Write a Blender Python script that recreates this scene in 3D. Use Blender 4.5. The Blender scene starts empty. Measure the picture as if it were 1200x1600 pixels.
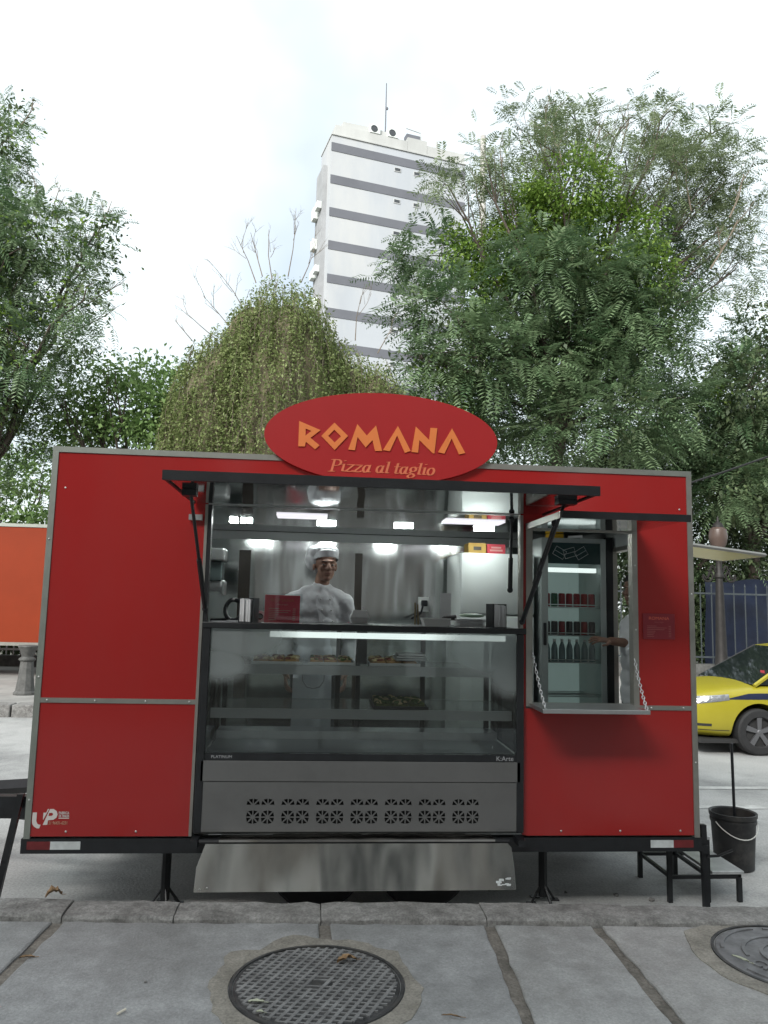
import bpy, bmesh, math, random
import numpy as np
from mathutils import Vector, Matrix, noise as mnoise
from mathutils.geometry import tessellate_polygon
random.seed(7); rng = np.random.default_rng(7)
R = math.radians
scn = bpy.context.scene
col = scn.collection

# ------------------------------------------------------------------ camera
CAM = Vector((1.3929, -4.1, 1.6)); YAW, PITCH, ROLL = 0.08629, 0.12085, 0.02391
fwd = Vector((math.sin(YAW)*math.cos(PITCH), math.cos(YAW)*math.cos(PITCH), math.sin(PITCH)))
rgt = Vector((math.cos(YAW), -math.sin(YAW), 0)); upv = rgt.cross(fwd)
rr = rgt*math.cos(ROLL)+upv*math.sin(ROLL); uu = -rgt*math.sin(ROLL)+upv*math.cos(ROLL)
cd = bpy.data.cameras.new('camera'); cam = bpy.data.objects.new('camera', cd); col.objects.link(cam)
cam.matrix_world = Matrix(((rr.x, uu.x, -fwd.x, CAM.x), (rr.y, uu.y, -fwd.y, CAM.y), (rr.z, uu.z, -fwd.z, CAM.z), (0, 0, 0, 1)))
cd.sensor_fit = 'VERTICAL'; cd.sensor_height = 36.0; cd.lens = 36.0*1200/1600
cd.clip_start = 0.05; cd.clip_end = 3000
scn.camera = cam
# ------------------------------------------------------------------ world, sun, exposure
SUN_EL, SUN_AZ = R(32), R(212)       # azimuth from +Y towards +X
w = bpy.data.worlds.new('World'); scn.world = w; w.use_nodes = True
nt = w.node_tree; nt.nodes.clear()
out = nt.nodes.new('ShaderNodeOutputWorld'); bg = nt.nodes.new('ShaderNodeBackground'); bg.inputs[1].default_value = 0.05
sky = nt.nodes.new('ShaderNodeTexSky'); sky.sky_type = 'NISHITA'; sky.sun_disc = False
sky.sun_elevation = SUN_EL; sky.sun_rotation = SUN_AZ; sky.air_density = 1.0; sky.dust_density = 2.5; sky.ozone_density = 0.0
tc = nt.nodes.new('ShaderNodeTexCoord'); nz = nt.nodes.new('ShaderNodeTexNoise')
nz.inputs['Scale'].default_value = 1.7; nz.inputs['Detail'].default_value = 5; nz.inputs['Roughness'].default_value = 0.5
rp = nt.nodes.new('ShaderNodeValToRGB'); rp.color_ramp.elements[0].position = 0.38; rp.color_ramp.elements[0].color = (0.40,)*3+(1,)
rp.color_ramp.elements[1].position = 0.66; rp.color_ramp.elements[1].color = (1, 1, 1, 1)
mx = nt.nodes.new('ShaderNodeMixRGB'); mx.inputs[2].default_value = (7.4, 8.0, 8.0, 1)
mp = nt.nodes.new('ShaderNodeMapping'); mp.inputs['Location'].default_value = (-6.5814, 6.2538, 4.7479)
nt.links.new(tc.outputs['Generated'], mp.inputs[0]); nt.links.new(mp.outputs[0], nz.inputs['Vector']); nt.links.new(nz.outputs['Fac'], rp.inputs[0])
nt.links.new(rp.outputs[0], mx.inputs[0]); nt.links.new(sky.outputs[0], mx.inputs[1])
nt.links.new(mx.outputs[0], bg.inputs[0]); nt.links.new(bg.outputs[0], out.inputs[0])
sd = bpy.data.lights.new('sun', 'SUN'); sd.energy = 1.5; sd.angle = R(28); sd.color = (1.0, 0.975, 0.94)
so = bpy.data.objects.new('sun', sd); col.objects.link(so)
sdir = Vector((math.sin(SUN_AZ)*math.cos(SUN_EL), math.cos(SUN_AZ)*math.cos(SUN_EL), math.sin(SUN_EL)))
so.rotation_euler = sdir.to_track_quat('Z', 'Y').to_euler(); so.location = (-30, -10, 40)
vs = scn.view_settings; vs.view_transform = 'Standard'; vs.look = 'None'; vs.gamma = 1; vs.exposure = 1.95; vs.use_curve_mapping = False
scn.render.engine = 'CYCLES'
scn.cycles.max_bounces = 10; scn.cycles.transparent_max_bounces = 24; scn.cycles.glossy_bounces = 5; scn.cycles.diffuse_bounces = 4

# ------------------------------------------------------------------ helpers
def at(px, py, ax, v):
    """point on the plane ax = v seen at a pixel of the 1200 x 1600 photograph (used to survey real positions)"""
    d = rr*((px-600)/1200)-uu*((py-800)/1200)+fwd
    i = 'xyz'.index(ax); return CAM+d*((v-CAM[i])/d[i])

class MB:
    def __init__(s): s.v = []; s.f = []; s.m = []
    def add(s, vs, fs, mi=0):
        b = len(s.v); s.v += [tuple(p) for p in vs]; s.f += [tuple(i+b for i in f) for f in fs]; s.m += [mi]*len(fs); return s
    def box(s, x0, x1, y0, y1, z0, z1, mi=0, M=None):
        vs = [(x, y, z) for z in (z0, z1) for y in (y0, y1) for x in (x0, x1)]
        if M is not None: vs = [M @ Vector(p) for p in vs]
        return s.add(vs, [(0, 2, 3, 1), (4, 5, 7, 6), (0, 1, 5, 4), (2, 6, 7, 3), (0, 4, 6, 2), (1, 3, 7, 5)], mi)
    def bbox(s, x0, x1, y0, y1, z0, z1, b=.004, mi=0, M=None):
        """box with chamfered edges"""
        bm = bmesh.new(); bmesh.ops.create_cube(bm, size=1)
        for q in bm.verts: q.co = Vector(((x0+x1)/2+q.co.x*(x1-x0), (y0+y1)/2+q.co.y*(y1-y0), (z0+z1)/2+q.co.z*(z1-z0)))
        bmesh.ops.bevel(bm, geom=bm.edges[:], offset=b, segments=2, affect='EDGES', profile=.5)
        return s.bm(bm, mi, M)
    def bm(s, bm, mi=0, M=None):
        bm.verts.ensure_lookup_table(); bm.verts.index_update()
        vs = [q.co.copy() if M is None else M @ q.co for q in bm.verts]
        s.add(vs, [[q.index for q in f.verts] for f in bm.faces], mi); bm.free(); return s
    def tube(s, pts, r, n=8, mi=0, cap=True):
        pts = [Vector(p) for p in pts]; k = len(pts); rs = r if hasattr(r, '__len__') else [r]*k
        rings = []; prev = None
        for i, p in enumerate(pts):
            t = (pts[min(i+1, k-1)]-pts[max(i-1, 0)])
            t = t.normalized() if t.length > 1e-9 else Vector((0, 0, 1))
            a = prev if prev is not None else (Vector((0, 0, 1)) if abs(t.z) < .9 else Vector((1, 0, 0)))
            a = (a-t*a.dot(t)); a = a.normalized() if a.length > 1e-6 else t.orthogonal().normalized()
            prev = a; b = t.cross(a)
            rings.append([p+(a*math.cos(2*math.pi*j/n)+b*math.sin(2*math.pi*j/n))*rs[i] for j in range(n)])
        vs = [q for rg in rings for q in rg]; fs = []
        for i in range(k-1):
            for j in range(n): fs.append((i*n+j, i*n+(j+1) % n, (i+1)*n+(j+1) % n, (i+1)*n+j))
        if cap: fs += [tuple(range(n))[::-1], tuple((k-1)*n+j for j in range(n))]
        return s.add(vs, fs, mi)
    def lathe(s, prof, c, n=24, mi=0, M=None, cap=True):
        vs = []; fs = []
        for (r, z) in prof:
            for j in range(n):
                a = 2*math.pi*j/n; vs.append(Vector((r*math.cos(a), r*math.sin(a), z)))
        for i in range(len(prof)-1):
            for j in range(n): fs.append((i*n+j, i*n+(j+1) % n, (i+1)*n+(j+1) % n, (i+1)*n+j))
        if cap: fs += [tuple(range(n))[::-1], tuple((len(prof)-1)*n+j for j in range(n))]
        c = Vector(c); vs = [(M @ v if M is not None else v)+c for v in vs]
        return s.add(vs, fs, mi)
    def ell(s, c, r, n=16, m=10, mi=0, M=None):
        prof = [(math.sin(math.pi*i/m), -math.cos(math.pi*i/m)) for i in range(m+1)]
        vs = []; fs = []
        for (a, b) in prof[1:-1]:
            for j in range(n): vs.append(Vector((a*math.cos(2*math.pi*j/n)*r[0], a*math.sin(2*math.pi*j/n)*r[1], b*r[2])))
        vs += [Vector((0, 0, -r[2])), Vector((0, 0, r[2]))]; k = m-1
        for i in range(k-1):
            for j in range(n): fs.append((i*n+j, i*n+(j+1) % n, (i+1)*n+(j+1) % n, (i+1)*n+j))
        for j in range(n):
            fs.append((k*n, (j+1) % n, j)); fs.append((k*n+1, (k-1)*n+j, (k-1)*n+(j+1) % n))
        c = Vector(c); return s.add([(M @ v if M is not None else v)+c for v in vs], fs, mi)
    def prism(s, loops, M, depth, mi=0):
        """polygon (first loop) with holes, in the XY plane of M, extruded along +Z of M by depth"""
        ls = [[Vector((p[0], p[1], 0)) for p in l] for l in loops]
        tris = tessellate_polygon(ls); flat = [p for l in ls for p in l]; n = len(flat)
        vs = [M @ p for p in flat]+[M @ (p+Vector((0, 0, depth))) for p in flat]; fs = []
        for t in tris:
            a, b, c = [flat[i] for i in t]
            if (b-a).cross(c-a).z < 0: t = (t[0], t[2], t[1])
            fs.append((t[0]+n, t[1]+n, t[2]+n)); fs.append((t[2], t[1], t[0]))
        o = 0
        for li, l in enumerate(ls):
            k = len(l); area = sum(l[i].x*l[(i+1) % k].y-l[(i+1) % k].x*l[i].y for i in range(k))
            flip = (area < 0) != (li > 0)
            for i in range(k):
                q = (o+i, o+(i+1) % k, o+(i+1) % k+n, o+i+n); fs.append(q[::-1] if flip else q)
            o += k
        return s.add(vs, fs, mi)
    def mesh(s, name, mats, smooth=False):
        me = bpy.data.meshes.new(name); me.from_pydata(s.v, [], s.f); me.update()
        for m in (mats if isinstance(mats, (list, tuple)) else [mats]): me.materials.append(m)
        if any(s.m): me.polygons.foreach_set('material_index', s.m)
        if smooth:
            me.polygons.foreach_set('use_smooth', [True]*len(me.polygons))
            if smooth != 'all': me.set_sharp_from_angle(angle=R(38))
        return me
    def build(s, name, mats, parent=None, smooth=False):
        return link(name, s.mesh(name, mats, smooth), parent)

def link(name, me, parent=None):
    o = bpy.data.objects.new(name, me); col.objects.link(o)
    if parent is not None:
        o.parent = parent; o.matrix_parent_inverse = wm(parent).inverted()
    return o
def wm(o):
    m = Matrix.LocRotScale(o.location, o.rotation_euler, o.scale)
    if o.parent is not None: m = wm(o.parent) @ o.matrix_parent_inverse @ m
    return m
def tag(o, label=None, cat=None, group=None, kind=None):
    if label: o['label'] = label
    if cat: o['category'] = cat
    if group: o['group'] = group
    if kind: o['kind'] = kind
    return o
def thing(name, label, cat, loc, group=None):
    o = bpy.data.objects.new(name, None); col.objects.link(o); o.location = loc; o.empty_display_size = .1
    return tag(o, label, cat, group)
def evald(o):
    dg = bpy.context.evaluated_depsgraph_get(); dg.update()
    return bpy.data.meshes.new_from_object(o.evaluated_get(dg), depsgraph=dg)
def modded(me, mods):
    """mesh with modifiers applied; mods: list of (type, dict)"""
    t = bpy.data.objects.new('tmp', me); col.objects.link(t)
    for ty, d in mods:
        m = t.modifiers.new('m', ty)
        for k, v in d.items(): setattr(m, k, v)
    r = evald(t); bpy.data.objects.remove(t); return r
def text_mesh(body, size, M, mat, depth=.0008, align='LEFT', shear=0., sx=1., spacing=1., offset=0.):
    cu = bpy.data.curves.new('txt', 'FONT'); cu.body = body; cu.size = size; cu.extrude = depth/2; cu.align_x = align
    cu.shear = shear; cu.space_character = spacing; cu.resolution_u = 3; cu.offset = offset
    t = bpy.data.objects.new('txt', cu); col.objects.link(t); me = evald(t); bpy.data.objects.remove(t)
    me.transform(M @ Matrix.Diagonal((sx, 1, 1, 1))); me.materials.clear(); me.materials.append(mat); return me
FRONT = lambda x, y, z: Matrix(((1, 0, 0, x), (0, 0, -1, y), (0, 1, 0, z), (0, 0, 0, 1)))   # local XY -> world XZ facing -Y

# ------------------------------------------------------------------ materials
def mk(name, c, rough=.5, metal=0., var=0., vscale=6., vdetail=4, bump=0., bscale=40., coat=0., spec=.5, stretch=None, c2=None, emit=None, estr=1., trans=0.,
       stain=None, sscale=1.5, samt=.5, rvar=0., speck=0., spscale=160., bdetail=3):
    m = bpy.data.materials.new(name); m.use_nodes = True; n = m.node_tree; b = n.nodes['Principled BSDF']; L = n.links
    b.inputs['Base Color'].default_value = (*c, 1); b.inputs['Roughness'].default_value = rough; b.inputs['Metallic'].default_value = metal
    b.inputs['Specular IOR Level'].default_value = spec; b.inputs['Coat Weight'].default_value = coat; b.inputs['Coat Roughness'].default_value = .08
    if trans: b.inputs['Transmission Weight'].default_value = trans
    if emit: b.inputs['Emission Color'].default_value = (*emit, 1); b.inputs['Emission Strength'].default_value = estr
    if var or bump or stain or rvar:
        t = n.nodes.new('ShaderNodeTexCoord'); src = t.outputs['Object']
        if stretch:
            mp = n.nodes.new('ShaderNodeMapping'); mp.inputs['Scale'].default_value = stretch; L.new(src, mp.inputs[0]); src = mp.outputs[0]
        colr = None
        if var or c2 or rvar:
            z = n.nodes.new('ShaderNodeTexNoise'); z.inputs['Scale'].default_value = vscale; z.inputs['Detail'].default_value = vdetail; z.inputs['Roughness'].default_value = .62; L.new(src, z.inputs['Vector'])
            rm = n.nodes.new('ShaderNodeValToRGB'); rm.color_ramp.elements[0].position = .3; rm.color_ramp.elements[1].position = .7; L.new(z.outputs['Fac'], rm.inputs[0])
            lo = tuple(max(0, x*(1-var)) for x in c); hi = c2 if c2 else tuple(x*(1+var) for x in c)
            rm.color_ramp.elements[0].color = (*lo, 1); rm.color_ramp.elements[1].color = (*hi, 1)
            colr = rm.outputs[0]
            if rvar:
                mr = n.nodes.new('ShaderNodeMapRange'); mr.inputs['To Min'].default_value = max(.02, rough-rvar); mr.inputs['To Max'].default_value = rough+rvar
                mr.inputs['From Min'].default_value = .3; mr.inputs['From Max'].default_value = .7
                L.new(z.outputs['Fac'], mr.inputs['Value']); L.new(mr.outputs[0], b.inputs['Roughness'])
        if stain:
            z2 = n.nodes.new('ShaderNodeTexNoise'); z2.inputs['Scale'].default_value = sscale; z2.inputs['Detail'].default_value = 6; z2.inputs['Roughness'].default_value = .68; L.new(src, z2.inputs['Vector'])
            r2 = n.nodes.new('ShaderNodeValToRGB'); r2.color_ramp.elements[0].position = .48; r2.color_ramp.elements[0].color = (0, 0, 0, 1); r2.color_ramp.elements[1].position = .68; r2.color_ramp.elements[1].color = (samt,)*3+(1,); L.new(z2.outputs['Fac'], r2.inputs[0])
            mxr = n.nodes.new('ShaderNodeMixRGB'); L.new(r2.outputs[0], mxr.inputs[0]); mxr.inputs[2].default_value = (*stain, 1)
            if colr: L.new(colr, mxr.inputs[1])
            else: mxr.inputs[1].default_value = (*c, 1)
            colr = mxr.outputs[0]
        if speck and colr:
            z4 = n.nodes.new('ShaderNodeTexNoise'); z4.inputs['Scale'].default_value = spscale; z4.inputs['Detail'].default_value = 4; z4.inputs['Roughness'].default_value = .7; L.new(src, z4.inputs['Vector'])
            m4 = n.nodes.new('ShaderNodeMapRange'); m4.inputs['From Min'].default_value = .3; m4.inputs['From Max'].default_value = .7; m4.inputs['To Min'].default_value = 1-speck; m4.inputs['To Max'].default_value = 1+speck; L.new(z4.outputs['Fac'], m4.inputs['Value'])
            mu = n.nodes.new('ShaderNodeMixRGB'); mu.blend_type = 'MULTIPLY'; mu.inputs[0].default_value = 1; L.new(colr, mu.inputs[1]); L.new(m4.outputs[0], mu.inputs[2]); colr = mu.outputs[0]
        if colr: L.new(colr, b.inputs['Base Color'])
        if bump:
            z3 = n.nodes.new('ShaderNodeTexNoise'); z3.inputs['Scale'].default_value = bscale; z3.inputs['Detail'].default_value = bdetail; L.new(src, z3.inputs['Vector'])
            bp = n.nodes.new('ShaderNodeBump'); bp.inputs['Strength'].default_value = 1; bp.inputs['Distance'].default_value = bump; L.new(z3.outputs['Fac'], bp.inputs['Height']); L.new(bp.outputs[0], b.inputs['Normal'])
    return m
def glass_mat(name, tint=(.9, .95, .95), fog=None, refl=1.0, rough=.0):
    m = bpy.data.materials.new(name); m.use_nodes = True; n = m.node_tree; n.nodes.clear(); L = n.links
    o = n.nodes.new('ShaderNodeOutputMaterial'); tr = n.nodes.new('ShaderNodeBsdfTransparent'); tr.inputs[0].default_value = (*tint, 1)
    gl = n.nodes.new('ShaderNodeBsdfGlossy'); gl.inputs['Roughness'].default_value = rough; gl.inputs[0].default_value = (refl, refl, refl, 1)
    fr = n.nodes.new('ShaderNodeFresnel'); fr.inputs[0].default_value = 1.5; mxs = n.nodes.new('ShaderNodeMixShader')
    L.new(fr.outputs[0], mxs.inputs[0]); L.new(tr.outputs[0], mxs.inputs[1]); L.new(gl.outputs[0], mxs.inputs[2]); res = mxs.outputs[0]
    if fog:     # condensation on the inside of the pane near given corners: list of (x, z, rx, rz)
        t = n.nodes.new('ShaderNodeTexCoord'); prev = None
        for (fx, fz, rx, rz) in fog:
            mp = n.nodes.new('ShaderNodeMapping'); mp.inputs['Location'].default_value = (-fx/rx, 0, -fz/rz); mp.inputs['Scale'].default_value = (1/rx, 0, 1/rz)
            L.new(t.outputs['Object'], mp.inputs[0]); ln = n.nodes.new('ShaderNodeVectorMath'); ln.operation = 'LENGTH'; L.new(mp.outputs[0], ln.inputs[0])
            mr = n.nodes.new('ShaderNodeMapRange'); mr.interpolation_type = 'SMOOTHSTEP'; mr.inputs['From Min'].default_value = .45; mr.inputs['From Max'].default_value = 1.0; mr.inputs['To Min'].default_value = .42; mr.inputs['To Max'].default_value = 0
            L.new(ln.outputs['Value'], mr.inputs['Value'])
            if prev is None: prev = mr.outputs[0]
            else:
                ad = n.nodes.new('ShaderNodeMath'); ad.operation = 'MAXIMUM'; L.new(prev, ad.inputs[0]); L.new(mr.outputs[0], ad.inputs[1]); prev = ad.outputs[0]
        df = n.nodes.new('ShaderNodeBsdfDiffuse'); df.inputs[0].default_value = (.6, .65, .65, 1); tl = n.nodes.new('ShaderNodeBsdfTranslucent'); tl.inputs[0].default_value = (.6, .65, .65, 1)
        m0 = n.nodes.new('ShaderNodeMixShader'); m0.inputs[0].default_value = .5; L.new(df.outputs[0], m0.inputs[1]); L.new(tl.outputs[0], m0.inputs[2])
        m2 = n.nodes.new('ShaderNodeMixShader'); L.new(prev, m2.inputs[0]); L.new(res, m2.inputs[1]); L.new(m0.outputs[0], m2.inputs[2]); res = m2.outputs[0]
    L.new(res, o.inputs[0]); return m
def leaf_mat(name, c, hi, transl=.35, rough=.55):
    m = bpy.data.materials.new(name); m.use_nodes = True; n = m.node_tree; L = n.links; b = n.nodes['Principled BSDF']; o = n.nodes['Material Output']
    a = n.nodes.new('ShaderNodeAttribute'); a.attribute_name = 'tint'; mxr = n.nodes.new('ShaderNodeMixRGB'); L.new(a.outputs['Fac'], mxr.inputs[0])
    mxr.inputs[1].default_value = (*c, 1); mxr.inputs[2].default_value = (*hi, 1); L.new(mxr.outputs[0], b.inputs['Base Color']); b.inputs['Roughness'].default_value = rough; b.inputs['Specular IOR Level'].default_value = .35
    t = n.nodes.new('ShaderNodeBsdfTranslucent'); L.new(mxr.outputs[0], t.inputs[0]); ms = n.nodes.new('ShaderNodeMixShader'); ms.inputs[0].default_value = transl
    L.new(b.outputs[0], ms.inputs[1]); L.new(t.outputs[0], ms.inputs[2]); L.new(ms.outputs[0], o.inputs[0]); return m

M_ROAD = mk('road_concrete', (.40, .40, .39), .9, speck=.25, spscale=70, var=.16, vscale=1.3, vdetail=8, bump=.004, bscale=60, stain=(.17, .17, .168), sscale=.9, samt=.75)
M_SLAB = [mk('slab_stone_%d' % i, c, .7, var=.2, vscale=9, vdetail=12, bump=.003, bscale=90, bdetail=8, stain=s, sscale=1.7, samt=.75, rvar=.12, speck=.22, spscale=110) for i, (c, s) in enumerate((((.272, .276, .276), (.175, .177, .174)), ((.288, .29, .285), (.195, .19, .18)), ((.305, .303, .295), (.215, .205, .195))))]
M_MORTAR = mk('mortar', (.17, .155, .135), .95, speck=.35, spscale=80, var=.3, vscale=14, vdetail=8, bump=.006, bscale=50, bdetail=8, stain=(.07, .065, .055), sscale=6, samt=.8)
M_KERB = mk('kerb_granite', (.23, .225, .215), .9, speck=.35, spscale=90, var=.28, vscale=22, vdetail=10, bump=.008, bscale=35, bdetail=10, stain=(.09, .085, .08), sscale=5, samt=.8)
M_COLLAR = mk('collar_concrete', (.24, .225, .195), .92, speck=.3, spscale=90, var=.22, vscale=12, vdetail=9, bump=.005, bscale=60, bdetail=8, stain=(.13, .12, .10), sscale=5, samt=.7)
M_IRON = mk('cast_iron', (.085, .086, .088), .55, .6, var=.4, vscale=14, bump=.0015, bscale=90, stain=(.10, .085, .065), sscale=7, samt=.5)
M_IRON_HI = mk('worn_cast_iron', (.25, .25, .25), .5, .35, var=.35, vscale=12, bump=.001, bscale=90)
M_LINE = mk('road_paint', (.55, .55, .53), .8, var=.2, vscale=7, vdetail=8, stain=(.25, .25, .25), sscale=4, samt=.8)
M_RED = mk('red_panel', (.31, .017, .016), .14, spec=.45, var=.025, vscale=1.6, bump=.0012, bscale=1.6, bdetail=1, coat=.2, stretch=(1, 1, .5), stain=(.27, .05, .046), sscale=1.1, samt=.16)
M_REDSIGN = mk('red_sign', (.33, .018, .019), .45, spec=.3, var=.03, vscale=3, coat=.1)
M_ORANGE = mk('orange_panel', (.21, .027, .006), .6, spec=.2, var=.06, vscale=2, bump=.001, bscale=3)
M_LETTER = mk('orange_letter', (.66, .20, .05), .45, var=.05)
M_SCRIPT = mk('salmon_letter', (.60, .17, .08), .45, var=.05)
M_ALU = mk('aluminium_trim', (.34, .33, .30), .42, .75, var=.12, vscale=9, bump=.0006, bscale=40)
M_ALUG = mk('aluminium_green_grey', (.27, .29, .26), .45, .6, var=.1, vscale=9)
M_RIVET = mk('rivet', (.6, .6, .58), .3, .9)
M_BLACK = mk('black_paint', (.012, .013, .015), .42, var=.3, vscale=15, bump=.0006, bscale=60)
M_BLACKP = mk('black_plastic', (.014, .015, .018), .35)
M_RUBBER = mk('rubber', (.022, .022, .023), .75, var=.2, vscale=20)
M_STEEL = mk('stainless_wall', (.56, .575, .57), .13, 1., bump=.010, bscale=2.6, bdetail=1.5, stretch=(1.6, 1.6, .35), var=.06, vscale=5)
M_STEELC = mk('stainless_mirror', (.55, .56, .57), .06, 1., bump=.004, bscale=2.2, bdetail=1, stretch=(1.5, .7, 1.))
M_STEELB = mk('brushed_steel', (.56, .54, .51), .16, 1., bump=.02, bscale=2.2, bdetail=1.5, stretch=(1.3, 1, .4), var=.2, vscale=3, rvar=.05)
M_STEELS = mk('steel_shelf', (.55, .56, .56), .3, .9, var=.08, vscale=10)
M_GREY = mk('grey_enamel', (.14, .14, .138), .42, .25, var=.05, vscale=4, stain=(.10, .10, .098), sscale=3, samt=.4)
M_WHITE = mk('white_enamel', (.66, .70, .68), .35, var=.04, vscale=3)
M_PAPER = mk('white_paper', (.75, .75, .76), .85, var=.04)
M_FOAM = mk('white_foam', (.78, .79, .78), .7)
M_GLASS = glass_mat('case_glass', (.95, .97, .965), fog=[(1.02, 1.42, .34, .16), (2.36, 1.38, .40, .20), (.92, 1.28, .2, .12), (2.44, 1.25, .16, .15)])
M_PANE = glass_mat('clear_pane', (.96, .98, .975))
M_ACRYL = glass_mat('acrylic', (.93, .95, .95))
def frosted(name, c, mix, rough=.3):
    m = bpy.data.materials.new(name); m.use_nodes = True; n = m.node_tree; b = n.nodes['Principled BSDF']; o = n.nodes['Material Output']
    b.inputs['Base Color'].default_value = (*c, 1); b.inputs['Roughness'].default_value = rough; t = n.nodes.new('ShaderNodeBsdfTransparent'); x = n.nodes.new('ShaderNodeMixShader'); x.inputs[0].default_value = mix
    n.links.new(t.outputs[0], x.inputs[1]); n.links.new(b.outputs[0], x.inputs[2]); n.links.new(x.outputs[0], o.inputs[0]); return m
M_SHELFG = frosted('glass_shelf', (.40, .47, .46), .38, .12); M_SHELFE = frosted('shelf_edge_plastic', (.52, .53, .53), .62)
M_DGLASS = mk('dark_car_glass', (.012, .016, .016), .04, spec=.8)
M_LED = mk('led_lamp', (.8, .8, .8), .5, emit=(.92, 1., .97), estr=22.)
M_LEDS = mk('led_strip', (.8, .8, .8), .5, emit=(.9, 1., .97), estr=.26)
M_PANEL = mk('ceiling_light_cover', (.55, .54, .55), .5, emit=(.95, .93, 1.), estr=.25)
M_CLOTH = mk('white_cotton', (.66, .67, .69), .95, spec=.15, var=.04, vscale=8, bump=.006, bscale=14, bdetail=4)
M_APRON = mk('apron_cotton', (.84, .86, .92), .9, var=.04, vscale=8, bump=.004, bscale=10)
M_NAVY = mk('dark_trousers', (.03, .035, .05), .9, var=.2)
M_SKIN = mk('skin_tan', (.33, .19, .14), .5, var=.12, vscale=25, bump=.0008, bscale=60)
M_SKIN2 = mk('skin_brown', (.20, .11, .075), .5, var=.12, vscale=25)
M_HAIR = mk('dark_hair', (.012, .010, .009), .7, bump=.004, bscale=60)
M_EYE = mk('eye_white', (.42, .36, .32), .3); M_DARK = mk('dark_recess', (.012, .012, .012), .9)
M_LIP = mk('lip', (.20, .075, .06), .5)
M_MENU = mk('menu_card', (.78, .05, .09), .4, var=.04); M_MENUT = mk('menu_print', (.72, .35, .30), .6)
M_BROWN = mk('dark_brown_strip', (.03, .022, .016), .5, var=.2)
M_WALLW = mk('tower_render', (.375, .40, .43), .85, var=.05, vscale=.25, vdetail=6, stretch=(1, 1, .3), stain=(.5, .5, .48), sscale=.16, samt=.5)
M_WALLG = mk('tower_band', (.12, .126, .145), .8, var=.1, vscale=.4)
M_WALLC = mk('tower_parapet', (.42, .43, .42), .85, var=.15, vscale=.4, stretch=(1, 1, .3))
M_WIN = mk('dark_window', (.05, .055, .06), .2); M_WINFR = mk('window_frame', (.45, .46, .46), .5)
M_BARK = mk('bark', (.075, .06, .048), .9, var=.35, vscale=9, bump=.02, bscale=18, stretch=(1, 1, .25))
M_TWIG = mk('dry_twig', (.16, .13, .10), .9, var=.2)
M_FENCE = mk('fence_paint', (.30, .31, .31), .5, .2, var=.15); M_FENCED = mk('fence_dark', (.05, .06, .065), .5, .2, var=.2)
M_BLUE = mk('blue_tarp', (.0025, .0065, .021), .45, var=.35, vscale=2.2, bump=.03, bscale=2.5)
M_BOLL = mk('bollard_iron', (.11, .11, .105), .7, .3, var=.3, vscale=12, bump=.004, bscale=30)
M_LAMPI = mk('lamp_iron', (.02, .018, .017), .6, .3, var=.3, vscale=10); M_GLOBE = mk('lamp_globe', (.08, .055, .046), .35, var=.1)
M_YEL = mk('taxi_yellow', (.36, .31, .02), .35, coat=.3, var=.03); M_TBLUE = mk('taxi_stripe', (.012, .018, .05), .35, coat=.4)
M_CHROME = mk('headlamp', (.38, .39, .40), .12, .6, bump=.004, bscale=25); M_RIM = mk('wheel_rim', (.20, .20, .21), .4, .7); M_UNDER = mk('car_trim', (.03, .03, .03), .7)
M_BUCKET = mk('bucket_plastic', (.02, .02, .021), .55, var=.4, vscale=9, stain=(.11, .10, .09), sscale=6, samt=.5, bump=.001, bscale=40)
M_LEAFDRY = mk('dry_leaf', (.25, .16, .085), .9, var=.4, vscale=40); M_LEAFPALE = mk('pale_leaf', (.40, .42, .32), .8, var=.2, vscale=30); M_BUTT = mk('cigarette_paper', (.65, .6, .5), .9)
M_CRUST = mk('pizza_crust', (.42, .24, .09), .8, var=.3, vscale=30); M_CHEESE = mk('cheese', (.68, .55, .30), .6, var=.25, vscale=40); M_TOPR = mk('sauce', (.22, .06, .03), .6, var=.4, vscale=40); M_TOPG = mk('herbs', (.07, .12, .025), .7, var=.4, vscale=50)
M_CAN = mk('red_can', (.35, .02, .03), .35, .5); M_CANG = mk('green_can', (.02, .12, .05), .35, .5); M_CAND = mk('dark_can', (.05, .035, .04), .35, .4); M_BOT = mk('bottle', (.20, .27, .29), .25, .1); M_CANT = mk('can_top', (.6, .6, .6), .3, .9)
M_CARD = mk('kraft_carton', (.42, .27, .07), .8, var=.1); M_CARDR = mk('red_carton', (.50, .05, .07), .7, var=.1); M_YBOX = mk('yellow_carton', (.72, .42, .02), .6)
M_REFLW = mk('white_reflector', (.52, .55, .55), .4, var=.15, vscale=20); M_REFLR = mk('red_reflector', (.15, .018, .02), .4, var=.25, vscale=20)
M_WLOGO = mk('white_decal', (.62, .58, .55), .6); M_HATCHREFL = mk('yellow_reflection_flap', (.66, .62, .36), .22, .35, var=.08, vscale=3)  # hatch steel: the taxi's yellow reflection is painted into its colour
M_BRICKB = mk('street_facade', (.25, .23, .21), .85, var=.2, vscale=.5, bump=.01, bscale=3)
M_CHAIN = mk('zinc_chain', (.62, .62, .62), .35, .8)
M_GRAYTXT = mk('grey_print', (.35, .36, .37), .6)
M_COOLIN = mk('glowing_cooler_liner', (.55, .66, .64), .5, emit=(.75, 1., .95), estr=.03)  # liner's faint glow stands in for the light inside the cooler
M_COOLH = mk('cooler_header', (.02, .05, .05), .2)

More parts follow.
